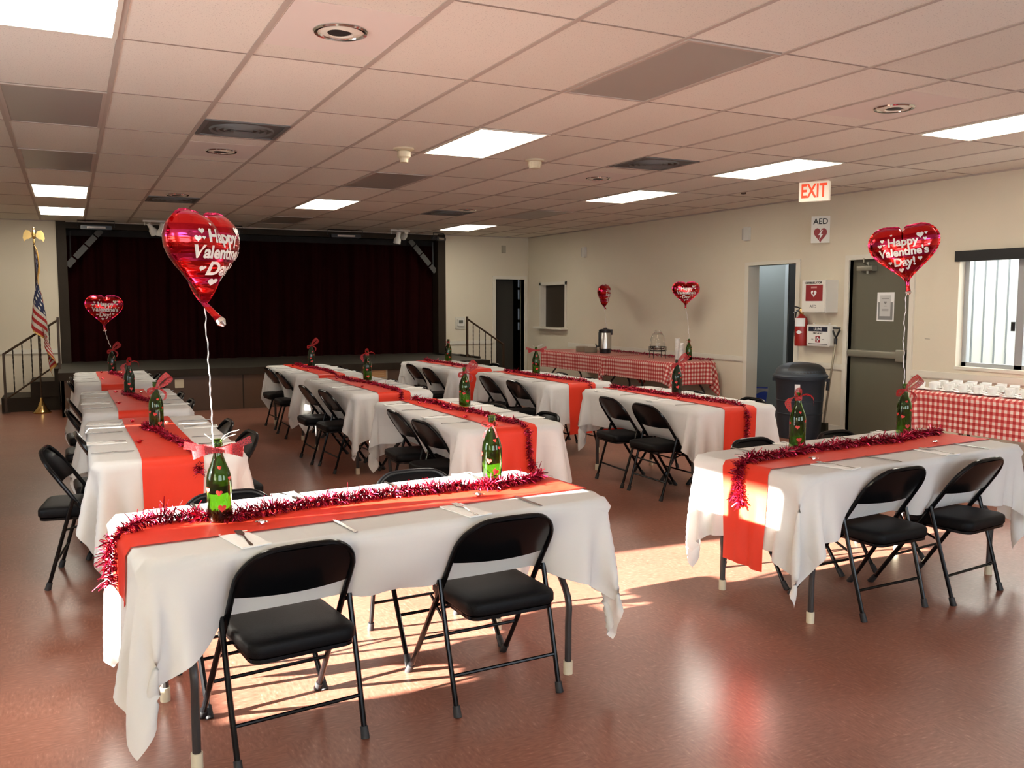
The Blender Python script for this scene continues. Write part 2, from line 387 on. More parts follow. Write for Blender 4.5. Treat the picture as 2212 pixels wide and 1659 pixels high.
# ------------------------------------------------------------------ room shell
struct('floor', MB().box(XL-.2, XR+.15, YF-.2, YB+2.2, -.1, 0), M['floor'])
struct('ceiling', MB().box(XL-.2, XR+.2, YF-.2, YB+2.2, CEIL, CEIL+.1).box(XR+.2, 10.9, 8.15, YB+2.2, CEIL, CEIL+.1), M['ceiling'])
def wall_x(name, x0, x1, holes, y0=YF, y1=YB, m='wall', z1=CEIL):   # wall with constant x, holes (ya,yb,za,zb) sorted by y
    mb = MB(); y = y0
    for (a, b, c, d) in sorted(holes):
        mb.box(x0, x1, y, a, 0, z1)
        if c > 0: mb.box(x0, x1, a, b, 0, c)
        if d < z1: mb.box(x0, x1, a, b, d, z1)
        y = b
    mb.box(x0, x1, y, y1, 0, z1)
    return struct(name, mb, M[m])
D2 = (8.37, 9.26, 0, 2.03); D3 = (6.70, 7.54, 0, 2.03); W2 = (4.2, 6.13, .90, 2.05); W1 = (14.13, 15.06, 1.09, 1.88)
wall_x('wall_right', XR, XR+.15, [D2, D3, W2, W1], YF, YB+.15)
# left wall: window that lets the sun in, two slits added to throw sun streaks
wall_x('wall_left', XL-.15, XL, [(3.40, 4.88, .74, 2.13), (6.365, 6.395, 1.28, 1.66), (9.39, 9.53, 1.42, 1.72), (-1.0, 1.2, .9, 2.1)])
mb = MB(); q = XL
for a, b in ((-.6, 2.2), (3.6, 6.4)):  # two unseen window openings, added to let in cool fill light
    mb.box(q, a, YF-.15, YF, 0, CEIL); mb.box(a, b, YF-.15, YF, 0, .85); mb.box(a, b, YF-.15, YF, 2.2, CEIL); q = b
mb.box(q, XR, YF-.15, YF, 0, CEIL); struct('wall_front', mb, M['wall'])
mb = MB(); PX0, PX1 = -.14, 6.32
D1 = (7.36, 7.98, 2.0)
mb.box(XL, PX0, YB, YB+.15, 0, CEIL); mb.box(PX1, D1[0], YB, YB+.15, 0, CEIL); mb.box(D1[0], D1[1], YB, YB+.15, D1[2], CEIL)
mb.box(D1[1], XR+.15, YB, YB+.15, 0, CEIL)
struct('wall_back', mb, M['wall'])
# left side window frame and the added shaded window, both out of view
mb = MB()
for y in (3.40, 4.84): mb.box(XL-.12, XL-.06, y, y+.04, .74, 2.13)
mb.box(XL-.12, XL-.06, 3.40, 4.88, 2.10, 2.13); mb.box(XL-.12, XL-.06, 3.40, 4.88, .74, .77)
struct('window_3', mb, M['alu'])
mb = MB(); mb.box(XL-.10, XL-.09, -1.0, 1.2, .9, 2.1)
bl = struct('fill_light_window', mb, m_cloth('added_window_shade', (.80,.78,.70), .6, .9, False))  # unseen shaded window, added to let in soft fill daylight
# window in the right wall
mb = MB(); y0, y1, z0, z1 = W2
fx0, fx1 = XR+.09, XR+.14
for a, b in ((y0, y0+.035), (y1-.05, y1), (5.48, 5.56)): mb.box(fx0, fx1, a, b, z0, z1)
for a, b in ((z0, z0+.04), (z1-.04, z1)): mb.box(fx0, fx1, y0, y1, a, b)
win = struct('window_2', mb, M['alu'])
tag(MB().box(XR+.11, XR+.115, y0+.03, y1-.04, z0+.03, z1-.03).build('pane', M['glass'], win, False))
MB().box(XR+.075, XR+.09, 5.565, 5.60, 1.27, 1.36).build('latch', M['black'], win, False)
struct('trim_1', MB().box(XR-.012, XR+.004, y0, y1+.005, z0-.03, z0), M['trimw'])
o = MB().box(XR-.05, XR+.02, 4.15, 6.15, 1.955, 2.06).build('blind_cassette', M['black'], None, False)
tag(o, 'black rolled up window blind along the top of the right wall window', 'blind')
# outside wall seen through the window
mb = MB().box(9.9, 10.0, 2.0, 9.0, -.1, 3.4); tag(mb.build('siding_wall', M['outside'], None, False), 'white grooved siding wall outside the right hand window', 'wall')
mb = MB(); y = 2.05
while y < 8.9: mb.box(9.885, 9.902, y, y+.013, -.1, 2.12); y += .15
mb.build('groove', M['groove'], bpy.data.objects['siding_wall'], False)
tag(MB().box(8.3, 10.0, 2, 8.25, -.12, -.02).build('outside_paving', mat('outside_concrete', (.5,.5,.48), .9), None, False), kind='structure'); bpy.data.objects['outside_paving'].name = 'trim_20'
# door 3
dj = MB()
for a, b in ((D3[0]-.055, D3[0]), (D3[1], D3[1]+.055)): dj.box(XR-.025, XR+.10, a, b, 0, 2.03)
dj.box(XR-.025, XR+.10, D3[0]-.055, D3[1]+.055, 2.03, 2.085)
struct('trim_2', dj, M['trimw'])
d3 = struct('door_3', MB().box(XR+.05, XR+.095, D3[0], D3[1], .005, 2.03), M['door_grey'])
mb = MB().rbox(XR-.03, XR+.05, D3[0]+.02, D3[1]-.03, .93, 1.01, .012, 3, 1); mb.rbox(XR-.045, XR+.05, D3[0]+.02, D3[0]+.13, .90, 1.04, .015, 3, 1)
mb.build('push_bar', M['bar_grey'], d3)
mb = MB().rbox(XR-.03, XR+.05, 7.20, 7.42, 1.90, 1.96, .01, 3, 1); mb.tube([(XR-.02, 7.28, 1.965), (XR-.16, 7.20, 1.985), (XR-.02, 7.33, 2.04)], .008); mb.cyl((XR-.01,7.28,1.87), (XR-.01,7.28,2.0), .016)
mb.build('door_closer', M['bar_grey'], d3)
t = thing('door_notice', 'white framed notice taped on the grey exit door beside the balloon', 'sign', (XR+.049, 7.065, 1.50))
MB().box(-.004, 0, -.115, .115, -.16, .16).build('sheet', M['paper'], t, False)
MB().box(-.0055, -.004, -.10, .10, -.145, .05).build('dark_panel', M['grey_ink'], t, False)
MB().box(-.007, -.0055, -.07, .075, -.105, .125).build('inner_sheet', mat('pale_grey_paper', (.55,.55,.53), .7), t, False)
mb = MB(); mb.prism([(y*1, z+.045) for y, z in heart_pts(.036)], -.0078, -.007, 'yz')
for zz, hw in ((.085,.05),(.005,.02),(-.03,.045),(-.045,.045)): mb.box(-.0078, -.007, -hw, hw, zz, zz+.005)
mb.build('print', M['grey_ink'], t, False)
# door 2: opening into the service room
dj = MB()
for a, b in ((D2[0]-.055, D2[0]+.012), (D2[1]-.02, D2[1]+.05)): dj.box(XR-.02, XR+.165, a, b, 0, 2.03)
dj.box(XR-.02, XR+.165, D2[0]-.055, D2[1]+.05, 2.03, 2.075)
struct('trim_3', dj, M['trimw'])
mb = MB(); mb.box(XR+.15, 10.8, 8.15, 8.27, 0, CEIL); mb.box(XR+.15, 10.8, 12.2, 12.3, 0, CEIL); mb.box(10.7, 10.8, 8.2, 12.2, 0, CEIL)
struct('wall_service_room', mb, mat('service_room_paint', (.10,.10,.085), .7))
struct('trim_4', MB().box(XR+.15, 10.8, 8.15, YB+2.2, -.1, 0), mat('dark_service_floor', (.05,.035,.028), .4))
d2 = struct('door_2', MB().box(9.40, 9.445, 9.97, 10.95, 0, 2.30), M['door_steel'])
MB().box(9.37, 9.46, 9.90, 9.965, 0, 2.36).box(9.37, 9.46, 9.9, 10.95, 2.305, 2.36).build('door_frame', mat('pale_frame', (.40,.44,.46), .4), d2, False)
struct('dark_void_sheet', MB().box(9.38, 9.42, 8.27, 9.88, 0, CEIL), M['void'])  # near-black sheet paints the darkness beyond the inner door
al = bpy.data.lights.new('service_room_lamp', 'AREA'); al.energy = 22; al.size = .5; al.color = (.88,.94,1)
alo = bpy.data.objects.new('service_room_lamp', al); COL.objects.link(alo); alo.location = (8.9, 10.4, 2.7)
# door 1 in the back wall and the room behind it
dj = MB()
dj.box(D1[0]-.06, D1[0], YB-.02, YB+.17, 0, 2.0); dj.box(D1[1], D1[1]+.06, YB-.02, YB+.17, 0, 2.0); dj.box(D1[0]-.06, D1[1]+.06, YB-.02, YB+.17, 2.0, 2.06)
struct('trim_6', dj, M['trimw'])
mb = MB(); mb.box(6.8, 6.9, YB+.15, 17.6, 0, CEIL); mb.box(9.4, 9.5, 12.3, 17.6, 0, CEIL)
for a, b in ((0, .95), (1.12, 1.18), (1.42, 1.62), (1.83, 1.88), (2.06, CEIL)): mb.box(8.80, 8.84, 17.5, 17.6, a, b)
mb.box(6.8, 8.80, 17.5, 17.6, 0, CEIL); mb.box(8.84, 9.5, 17.5, 17.6, 0, CEIL)
struct('wall_back_room', mb, M['void'])
struct('door_1', MB().box(7.42, 7.86, 15.84, 15.88, 0, 1.99), mat('charcoal_door', (.030,.028,.022), .5))
# pass-through window 1
mb = MB(); a, b, c, d = W1
mb.box(XR-.018, XR+.14, a-.05, a+.005, c, d+.05); mb.box(XR-.018, XR+.14, b-.005, b+.05, c, d+.05); mb.box(XR-.018, XR+.14, a-.05, b+.05, d-.005, d+.05)
w1 = struct('window_1', mb, M['trimw'])
MB().box(XR-.13, XR+.14, a-.09, b+.09, c-.03, c+.005).build('sill', M['trimw'], w1, False)
MB().box(XR+.10, XR+.13, a, b, c, d).build('shutter', M['door_brown'], w1, False)
# chair rail and baseboard
def rail_x(name, x, segs, z0, z1, t): 
    mb = MB()
    for a, b in segs: mb.box(x-t, x, a, b, z0, z1); mb.box(x-t*.5, x, a, b, z0-.012, z0)
    struct(name, mb, M['trimw'])
rail_x('trim_7', XR, [(YF, D3[0]-.055), (D3[1]+.055, D2[0]-.055), (D2[1]+.05, 14.0)], .765, .83, .022)
rail_x('baseboard_right', XR, [(YF, D3[0]-.055), (D3[1]+.055, D2[0]-.055), (D2[1]+.05, YB)], .012, .10, .015)
mb = MB(); mb.box(XL, PX0-.02, YB-.022, YB, .765, .83); mb.box(PX1+.02, D1[0]-.06, YB-.022, YB, .765, .83); struct('trim_8', mb, M['trimw'])
mb = MB(); mb.box(XL, PX0-.02, YB-.015, YB, 0, .10); mb.box(PX1+.02, D1[0]-.06, YB-.015, YB, 0, .10); struct('baseboard_back', mb, M['trimw'])
# ceiling bars
mb = MB(); i = -3
while GX+i*TW < XR:
    x = GX+i*TW
    if x > XL: mb.box(x-.014, x+.014, YF, YB, CEIL-.005, CEIL)
    i += 1
struct('trim_9', mb, M['tbar'])
mb = MB(); j = -4
while GY+j*TL < YB:
    y = GY+j*TL
    if y > YF: mb.box(XL, XR, y-.0055, y+.0055, CEIL-.003, CEIL)
    j += 1
struct('trim_10', mb, mat('thin_cross_bar', (.30,.235,.19), .6))
mb = MB(); mb.box(XR-.02, XR, YF, YB, CEIL-.015, CEIL); mb.box(XL, XR, YB-.02, YB, CEIL-.015, CEIL); struct('trim_11', mb, M['tbar'])

# ------------------------------------------------------------------ ceiling fittings
def cellxy(i, j): return GX+i*TW, GY+j*TL
cols = {0: 'left', 5: 'middle', 10: 'right'}
rowsn = {0: 'nearest', 2: 'second', 4: 'third', 6: 'fourth', 8: 'farthest'}
for i in (0, 5, 10):
    for j in (0, 2, 4, 6, 8):
        lit = (i, j) in ((0,0),(0,6),(0,8),(5,2),(5,6),(10,0),(10,2),(10,4),(10,8))
        x, y = cellxy(i, j); st = 'lit white' if lit else 'unlit grey'
        t = thing('ceiling_light', f'{st} rectangular ceiling light panel, {rowsn[j]} in the {cols[i]} row of panels', 'ceiling light', (x+TW/2, y+TL/2, CEIL), 0, 'panel lights in the ceiling')
        mb = MB(); a, b = TW/2-.012, TL/2-.006
        for (x0, x1, y0, y1) in ((-a,-a+.022,-b,b),(a-.022,a,-b,b),(-a+.022,a-.022,-b,-b+.022),(-a+.022,a-.022,b-.022,b)): mb.box(x0, x1, y0, y1, -.010, 0)
        mb.build('frame', M['trimw'] if lit else mat('unlit_panel_edge', (.50,.42,.36), .5), t, False)  # unlit panels get a darker frame, the missing light put into its colour
        MB().box(-a+.022, a-.022, -b+.022, b-.022, -.006, -.002).build('diffuser', M['lamp'] if lit else M['panel_off'], t, False)
for (x, y, d) in ((1.187, 6.87, 'nearest on the left'), (1.187, 11.8, 'farthest on the left'), (4.83, 6.85, 'nearest on the right'), (4.83, 11.83, 'farthest on the right')):
    t = thing('air_vent', f'grey square ceiling air vent with ring louvres, {d}', 'vent', (x, y, CEIL), 0, 'square air vents in the ceiling')
    mb = MB(); a = .293
    for (x0, x1, y0, y1) in ((-a,-a+.03,-a,a),(a-.03,a,-a,a),(-a+.03,a-.03,-a,-a+.03),(-a+.03,a-.03,a-.03,a)): mb.box(x0, x1, y0, y1, -.010, 0)
    mb.build('frame', M['vent'], t, False)
    MB().box(-a+.03, a-.03, -a+.03, a-.03, -.004, -.001).build('plate', mat('vent_plate', (.09,.09,.088), .6), t, False)
    mb = MB()
    for r in (.23, .18, .13, .08): mb.lathe([(r, -.004), (r-.006, -.018), (r-.022, -.006)], 32, cap=False)
    mb.build('louvre', M['vent'], t)
for (x, y, d) in ((1.19, 4.214, 'above the front table, nearest of the left three'), (1.19, 7.88, 'in the middle of the left three'), (1.19, 11.25, 'farthest of the left three'),
                  (4.86, 4.22, 'nearest of the right three'), (4.875, 7.876, 'in the middle of the right three'), (4.91, 11.3, 'farthest of the right three')):
    t = thing('eyeball_downlight', f'round chrome rimmed recessed eyeball downlight {d}', 'downlight', (x, y, CEIL), 0, 'recessed downlights')
    MB().lathe([(.118,0),(.128,-.006),(.122,-.014),(.108,-.012),(.104,-.004)], 36, cap=False).build('rim', M['chrome'], t)
    MB().lathe([(.106,-.004),(.090,-.012),(.060,-.016),(.050,-.010)], 32, cap=False).build('disc', M['trimw'], t)
    MB().lathe([(.056,-.013),(.050,-.016),(.001,-.017)], 24, c=(-.014, -.012, 0), cap=True).build('dark_hole', M['ink'], t)  # black disc paints the darkness of the eyeball's hole
    MB().rbox(-TW/2+.014, TW/2-.014, -TL/2+.25, TL/2-.25, -.002, -.0005, .004, 2).build('white_tile', mat('clean_white_tile', (.74,.66,.60), .8), t, False) if y < 8.5 else None
for (x, y, s, d) in ((2.52, 7.10, 1, 'cream ceiling smoke detector hanging deeper, left of the two'), (3.76, 7.145, 0, 'cream ribbed ceiling heat detector, right of the two')):
    t = thing('smoke_detector', d, 'smoke detector', (x, y, CEIL), 0)
    MB().lathe([(.085,0),(.085,-.012),(.06,-.02),(.05,-.02)], 28).build('base', M['ivory'], t)
    if s: MB().lathe([(.045,-.018),(.055,-.03),(.055,-.07),(.035,-.085),(.033,-.115),(.0,-.12)], 24).build('sensor', M['ivory'], t)
    else:
        MB().lathe([(.062,-.018),(.060,-.04),(.045,-.075),(.03,-.08)], 24).build('sensor', M['ivory'], t)
        mb = MB()
        for k in range(12): a = 2*PI*k/12; mb.tube([(.062*math.cos(a), .062*math.sin(a), -.03), (.045*math.cos(a), .045*math.sin(a), -.076)], .003, 5)
        mb.build('rib', M['ivory'], t)
o = MB().lathe([(.03,0),(.028,-.02),(.01,-.024)], 16, c=(7.0, 8.15, CEIL)).build('ceiling_sensor', M['rail']); tag(o, 'tiny brown round sensor on the ceiling left of the exit sign', 'sensor')
o = MB().tube(bez([(3.05,5.99,CEIL-.004),(3.02,5.98,CEIL-.03),(3.03,5.99,CEIL-.05)]), .0015, 5).build('dangling_wire', M['trimw']); tag(o, 'short thin wire dangling beside the middle ceiling light', 'wire')
# exit sign, AED sign, boxes on the walls
t = thing('exit_sign', 'white box exit sign with red letters hanging from the ceiling', 'exit sign', (7.05, 7.10, CEIL-.105), R(-62))
MB().rbox(-.155, .155, -.03, .03, -.10, .10, .006, 2, 1).build('housing', mat('exit_sign_face', (.86,.76,.62), .4, emis=(1,.85,.65), es=.25), t)
text_on('lettering', 'EXIT', .20, mat('exit_lettering', (.85,.08,.02), .5, emis=(1,.08,.02), es=.35), t, (0, -.031, .0), (R(90),0,0), .022, sx=.66)
t = thing('sign', 'small projecting sign reading AED with a red heart and lightning bolt', 'sign', (XR-.152, 8.012, 2.42), R(-45))
MB().box(-.0, .21, -.006, .004, -.17, .14).build('plate', M['white_plastic'], t, False)
text_on('lettering', 'AED', .095, M['ink'], t, (.105, -.0075, .078), (R(90),0,0), .018, sx=.9)
MB().prism([(x*.92+.105, z*1.2-.07) for x, z in heart_pts(.16)], -.009, -.006).build('heart', M['signred'], t, False)
MB().prism([(.12,-.02),(.08,-.08),(.103,-.08),(.092,-.135),(.135,-.068),(.110,-.068),(.132,-.02)], -.0115, -.009).build('lightning_bolt', M['paper'], t, False)
for (y, z, d) in ((9.30, 2.45, 'nearer'), (13.46, 2.42, 'farther')):
    t = thing('wall_speaker', f'small white two part wall speaker high on the right wall, {d} of the two', 'speaker', (XR, y, z), 0, 'small speakers high on the right wall')
    MB().rbox(-.045, 0, -.065, .03, -.09, .09, .01, 2, 0).build('cabinet', M['white_plastic'], t); MB().rbox(-.03, 0, .035, .075, -.075, .075, .008, 2, 0).build('side_unit', mat('pale_grey_plastic', (.48,.46,.42), .5), t)
tag(MB().rbox(7.49, 7.57, YB-.03, YB, 2.50, 2.64, .008, 2, 1).build('wall_box', mat('beige_plastic', (.42,.38,.29), .5)), 'small beige box high on the back wall right of the stage', 'wall box')
t = thing('thermostat', 'white thermostat under a clear guard on the back wall beside the stage', 'thermostat', (6.62, YB, 1.17))
MB().rbox(-.10, .10, -.012, 0, -.12, .11, .015, 3, 1).build('guard', mat('clear_guard', (.62,.60,.52), .2), t)
MB().rbox(-.065, .065, -.045, -.012, -.06, .07, .012, 3, 1).build('body', M['white_plastic'], t)
MB().box(-.042, .042, -.047, -.045, -.01, .05).build('display', M['screen'], t, False)
# defibrillator cabinet, first aid kit, extinguisher
t = thing('defibrillator_cabinet', 'white wall cabinet with red window reading DEFIBRILLATOR', 'defibrillator cabinet', (XR, 7.90, 1.62))
MB().box(-.19, 0, -.19, .19, -.19, .19).build('body', M['white_plastic'], t, False)
MB().box(-.198, -.19, -.18, .18, -.18, .18).build('door', mat('cabinet_door_white', (.76,.73,.66), .35), t, False)
dk = MB().box(-.201, -.198, -.145, .12, -.055, .135).build('window', M['signred'], t, False)
text_on('lettering', 'DEFIBRILLATOR', .036, M['ink'], t, (-.1995, 0, .157), (R(90),0,R(-90)), .02, sx=1.02)
MB().prism([(y*-1-.01, z+.035) for y, z in heart_pts(.085)], -.2035, -.201, 'yz').build('heart', M['paper'], t, False)
MB().prism([(-.005,.060),(.012,.03),(-.001,.03),(.004,.005),(-.022,.042),(-.008,.042),(-.018,.060)], -.205, -.2035, 'yz').build('lightning_bolt', M['signred'], t, False)
MB().box(-.203, -.201, -.055, .035, .095, .115).build('window_label', mat('pink_label', (.60,.30,.28), .5), t, False)
text_on('print', 'AED', .05, M['grey_ink'], t, (-.1995, 0, -.12), (R(90),0,R(-90)), .01, sx=1.1)
t = thing('first_aid_kit', 'white wall mounted first aid kit with navy band and red cross', 'first aid kit', (XR, 7.90, 1.16))
MB().rbox(-.10, 0, -.185, .185, -.13, .125, .02, 3, 0).build('case', M['white_plastic'], t)
MB().rbox(-.108, -.10, -.165, .165, -.115, .11, .018, 3, 0).build('lid', mat('kit_lid_white', (.78,.77,.72), .35), t)
MB().box(-.110, -.108, -.15, .15, .045, .10).build('band', M['navy'], t, False)
text_on('lettering', 'ULINE', .048, M['paper'], t, (-.1105, 0, .072), (R(90),0,R(-90)), .02)
text_on('lettering', 'FIRST AID KIT', .024, M['ink'], t, (-.1085, 0, .022), (R(90),0,R(-90)), .02)
MB().box(-.110, -.108, -.036, .036, -.085, -.010).build('red_square', M['signred'], t, False)
MB().box(-.1115, -.110, -.010, .010, -.075, -.020).box(-.1115, -.110, -.028, .028, -.0575, -.0375).build('cross', M['paper'], t, False)
MB().box(-.1095, -.108, -.15, .15, -.105, -.098).box(-.1095, -.108, .07, .10, -.05, -.045).box(-.1095, -.108, -.10, -.07, -.05, -.045).build('stripe', M['ink'], t, False)
mb = MB()
for y in (-.12, .12): mb.cyl((-.05, y, .13), (-.05, y, .145), .012, 10)
mb.build('mount', M['white_plastic'], t)
t = thing('fire_extinguisher', 'red fire extinguisher hanging by the open doorway beside the first aid kit', 'fire extinguisher', (XR-.10, 8.18, 1.02))
MB().lathe([(.0,0),(.072,.005),(.075,.02),(.075,.30),(.065,.345),(.03,.375),(.022,.39)], 28).build('cylinder', M['red'], t)
MB().lathe([(.022,.385),(.028,.40),(.028,.44),(.015,.46)], 16).build('valve', M['brass'], t)
MB().tube([(0,0,.45),(-.02,.05,.47),(-.04,.09,.48)], .009).tube([(0,0,.43),(-.02,.05,.42),(-.04,.09,.40)], .008).build('handle', M['black'], t)
MB().tube(bez([(0,.02,.44),(0,.085,.42),(-.01,.095,.30),(-.02,.085,.20),(-.02,.08,.12)]), .009, 8).build('hose', M['rubber'], t)
mb = MB(); G = np.array([[[.0765*math.cos(a), .0765*math.sin(a), z] for z in (.24, .34)] for a in np.linspace(R(150), R(260), 10)]); mb.grid(G); mb.build('label_sheet', M['paper'], t)
mb = MB(); G = np.array([[[.0768*math.cos(a), .0768*math.sin(a), .17+s*(.025-abs(a-R(205))*.045)] for s in (-1, 1)] for a in np.linspace(R(175), R(235), 10)]); mb.grid(G); mb.build('diamond_label', M['paper'], t)
# dust pan / shovel with D-grip
t = thing('shovel', 'long handled scoop with black D grip leaning on the wall beside the bin', 'shovel', (7.95, 7.70, 0), R(0))
top = Vector((.06, -.03, 1.06))
MB().tube([(-.04, .02, .10), top], .013, 10).build('shaft', M['wood_handle'], t)
MB().tube([(-.012,.0,.52), (-.002,-.002,.66)], .019, 12).build('sleeve', M['black'], t)
mb = MB(); mb.tube([top, top+Vector((.004,0,.07))], [.017,.02], 10); c = top+Vector((.005,0,.075))
mb.tube([c, c+Vector((0,.055,.09)), c+Vector((0,.058,.115)), c+Vector((0,-.058,.115)), c+Vector((0,-.055,.09))], .013, 8, closed=True)
mb.build('grip', M['black'], t)
mb = MB(); mb.prism([(-.06,.0),(.06,.0),(.055,.14),(-.055,.14)], -.075, -.035, 'yz'); mb.build('scoop', mat('dark_olive_scoop', (.035,.035,.02), .5), t, False)
# trash can
t = thing('trash_can', 'large dark blue grey trash can with domed swing lid by the doorway', 'trash can', (7.50, 7.69, 0)); t.scale = (.96,.96,.94)
MB().lathe([(.0,0.0),(.235,.0),(.245,.03),(.262,.30),(.270,.305),(.262,.31),(.268,.46),(.276,.465),(.268,.47),(.285,.70),(.30,.72),(.30,.74),(.28,.745)], 48).build('body', M['bin'], t)
MB().lathe([(.315,.735),(.32,.76),(.31,.775),(.295,.785),(.28,.83),(.24,.875),(.17,.905),(.09,.918),(.0,.92)], 48).build('lid', noise_var(mat('lid_plastic', rough=.45), 5, .1, (.030,.040,.052)), t)
G = []
for a in np.linspace(R(195), R(310), 16):
    G.append([[ .001+(r)*math.cos(a), r*math.sin(a), z] for r, z in ((.291,.800),(.272,.850),(.225,.892),(.17,.911))])
MB().grid(np.array(G)).build('swing_opening', M['ink'], t)
for s in (-1, 1): MB().rbox(.27*s-.05, .27*s+.05, -.04, .04, .69, .725, .02, 3).build('handle', M['bin'], t, rot=(0,0,R(-41)))
G = []
for a in np.linspace(R(214), R(226), 5): G.append([[(.279+z*.0)*math.cos(a)*k, (.279)*math.sin(a)*k, z] for z, k in ((.53,.992),(.67,1.025))])
MB().grid(np.array(G)).build('label_sticker', M['paper'], t)
t = thing('recycling_bin', 'small blue recycling bin inside the open doorway', 'recycling bin', (8.55, 9.62, 0), R(-42))
MB().add([(x*s, y*s2, z) for z, s, s2 in ((0,.13,.10),(.36,.17,.14)) for x, y in ((-1,-1),(1,-1),(1,1),(-1,1))], [(0,3,2,1),(0,1,5,4),(1,2,6,5),(2,3,7,6),(3,0,4,7)]).build('body', M['bluebin'], t, False)
G = np.array([[[.178*math.cos(a)/max(abs(math.cos(a)),abs(math.sin(a))), .148*math.sin(a)/max(abs(math.cos(a)),abs(math.sin(a))), z+.02*math.sin(5*a)*(z<.35)] for z in (.37,.31)] for a in np.linspace(0, 2*PI, 41)])
MB().grid(G).build('liner', mat('clear_grey_liner', (.25,.25,.27), .3), t)
vs = []
mb = MB()
for k in range(3):
    a = R(90+120*k); b = a+R(85); P = [(.045*math.cos(a+(b-a)*q/4), -.146-.0*q, .18+.045*math.sin(a+(b-a)*q/4)) for q in range(5)]
    mb.tube(P, [.008,.008,.008,.014,.002], 6)
mb.build('recycling_mark', M['paper'], t)
# outlet and mark on wall
tag(MB().rbox(XR-.004, XR, 6.44, 6.50, 1.163, 1.169, .002, 2, 0).build('wall_scuff', M['bar_grey']), 'small dark horizontal scuff on the wall between exit door and window', 'scuff')

# ------------------------------------------------------------------ stage
sx0, sx1, sy = -.14, 6.18, 13.42
t = thing('stage', 'low dark wooden stage platform with brown panelled front', 'stage', (0, 0, 0))
MB().box(sx0-.03, sx1+.03, sy-.03, YB-.031, .545, .60).build('deck', M['stage_floor'], t, False)
MB().box(sx0-.03, sx1+.03, sy-.045, sy-.03, .50, .605).build('fascia', M['dark_wood'], t, False)
MB().box(sx0, sx1, sy, sy+.04, 0, .545).box(sx0, sx0+.04, sy, YB, 0, .545).box(sx1-.04, sx1, sy, YB, 0, .545).build('front_panel', M['panel_wood'], t, False)
mb = MB()
for x in (1.02, 2.24, 3.46, 4.68, 5.9): mb.box(x-.008, x+.008, sy-.006, sy, 0, .5)
mb.build('batten', M['dark_wood'], t, False)
MB().box(6.0, sx1+.25, 15.15, YB, .56, .60).build('side_landing', M['stage_floor'], t, False)
t = thing('framed_notice', 'small amber notice in a pale frame on the stage front', 'sign', (4.30, sy-.004, .44))
MB().rbox(-.145, .145, -.012, 0, -.085, .085, .012, 3, 1).build('frame', mat('pale_notice_frame', (.42,.34,.23), .5), t)
MB().box(-.12, .12, -.014, -.012, -.062, .062).build('notice', M['amber'], t, False)
mb = MB()
for z in (.03, .0, -.03): mb.box(-.09, .09, -.0148, -.014, z-.004, z+.004)
mb.build('print', mat('amber_print', (.62,.42,.22), .6), t, False)
tag(MB().rbox(1.30, 1.42, sy-.008, sy, .34, .46, .008, 2, 1).build('wall_outlet', M['ivory']), 'ivory outlet plate on the stage front behind the left row', 'outlet')
t = thing('proscenium', 'dark brown wooden proscenium frame around the stage curtain', 'stage frame', (0,0,0))
MB().box(PX0-.0, .0, YB-.03, YB+.25, .60, CEIL-.003).build('post', M['dark_wood'], t, False)
MB().box(6.17, PX1, YB-.03, YB+.25, .60, CEIL-.003).build('post', M['dark_wood'], t, False)
MB().box(0, 6.17, YB+.02, YB+.22, 2.70, CEIL-.003).build('header', M['dark_wood'], t, False)
struct('trim_12', MB().box(PX0, PX1, YB-.031, YB+.9, .56, .60), M['stage_floor'])
struct('wall_back_stage', MB().box(PX0-.2, PX1+.2, YB+.9, YB+1.0, 0, CEIL).box(PX0-.2, PX0-.1, YB+.15, YB+.9, 0, CEIL).box(PX1+.1, PX1+.2, YB+.15, YB+.9, 0, CEIL).box(PX0-.2, PX1+.2, YB+.15, YB+1.0, -.05, .55), M['void'])
xs = np.linspace(-.05, 6.22, 520); zs = np.linspace(.60, 2.76, 14)
def cf(x, z):
    return .045*math.sin(x*17+.6*math.sin(x*2.3))+.022*math.sin(x*41+2)+.02*math.sin(x*7.1+1)*(1-.4*(z/2.8))
G = np.array([[[x+.006*math.sin(z*3+x*9), YB+.33+cf(x+.01*math.sin(z*2), z)*(1.15-.25*z/2.8), z] for z in zs] for x in xs])
tag(MB().grid(G).build('stage_curtain', M['curtain'], angle=80), 'dark maroon pleated curtain closing the stage', 'curtain')
tag(MB().grid(np.array([[[x, YB+.235+.01*math.sin(x*23), z] for z in (2.60, 2.79)] for x in np.linspace(0, 6.17, 200)])).build('curtain_valance', mat('black_valance', (.012,.010,.010), .9), angle=80), 'narrow black valance along the top of the stage opening', 'valance')
for s, x0, lab in ((1, .0, 'left'), (-1, 6.17, 'right')):
    t = thing('corner_brace', f'dusty grey diagonal brace across the upper {lab} corner of the stage', 'brace', (x0, YB+.10, 2.72))
    p0, p1 = Vector((.0*s, 0, -.60)), Vector((.50*s, 0, -.03)); d = (p1-p0).normalized()
    n = Vector((-d.z, 0, d.x))*.045
    for a, b in ((0, .2), (.24, .55), (.58, .82), (.85, 1.0)):
        A, B = p0+(p1-p0)*a, p0+(p1-p0)*b
        MB().prism([(q.x, q.z) for q in (A-n, B-n, B+n, A+n)], -.012, .012).build('segment', M['brace'], t, False)
    MB().tube([(.05*s,0,-.05),(.05*s,0,-.62)], .012, 8).build('hanger', M['black'], t)
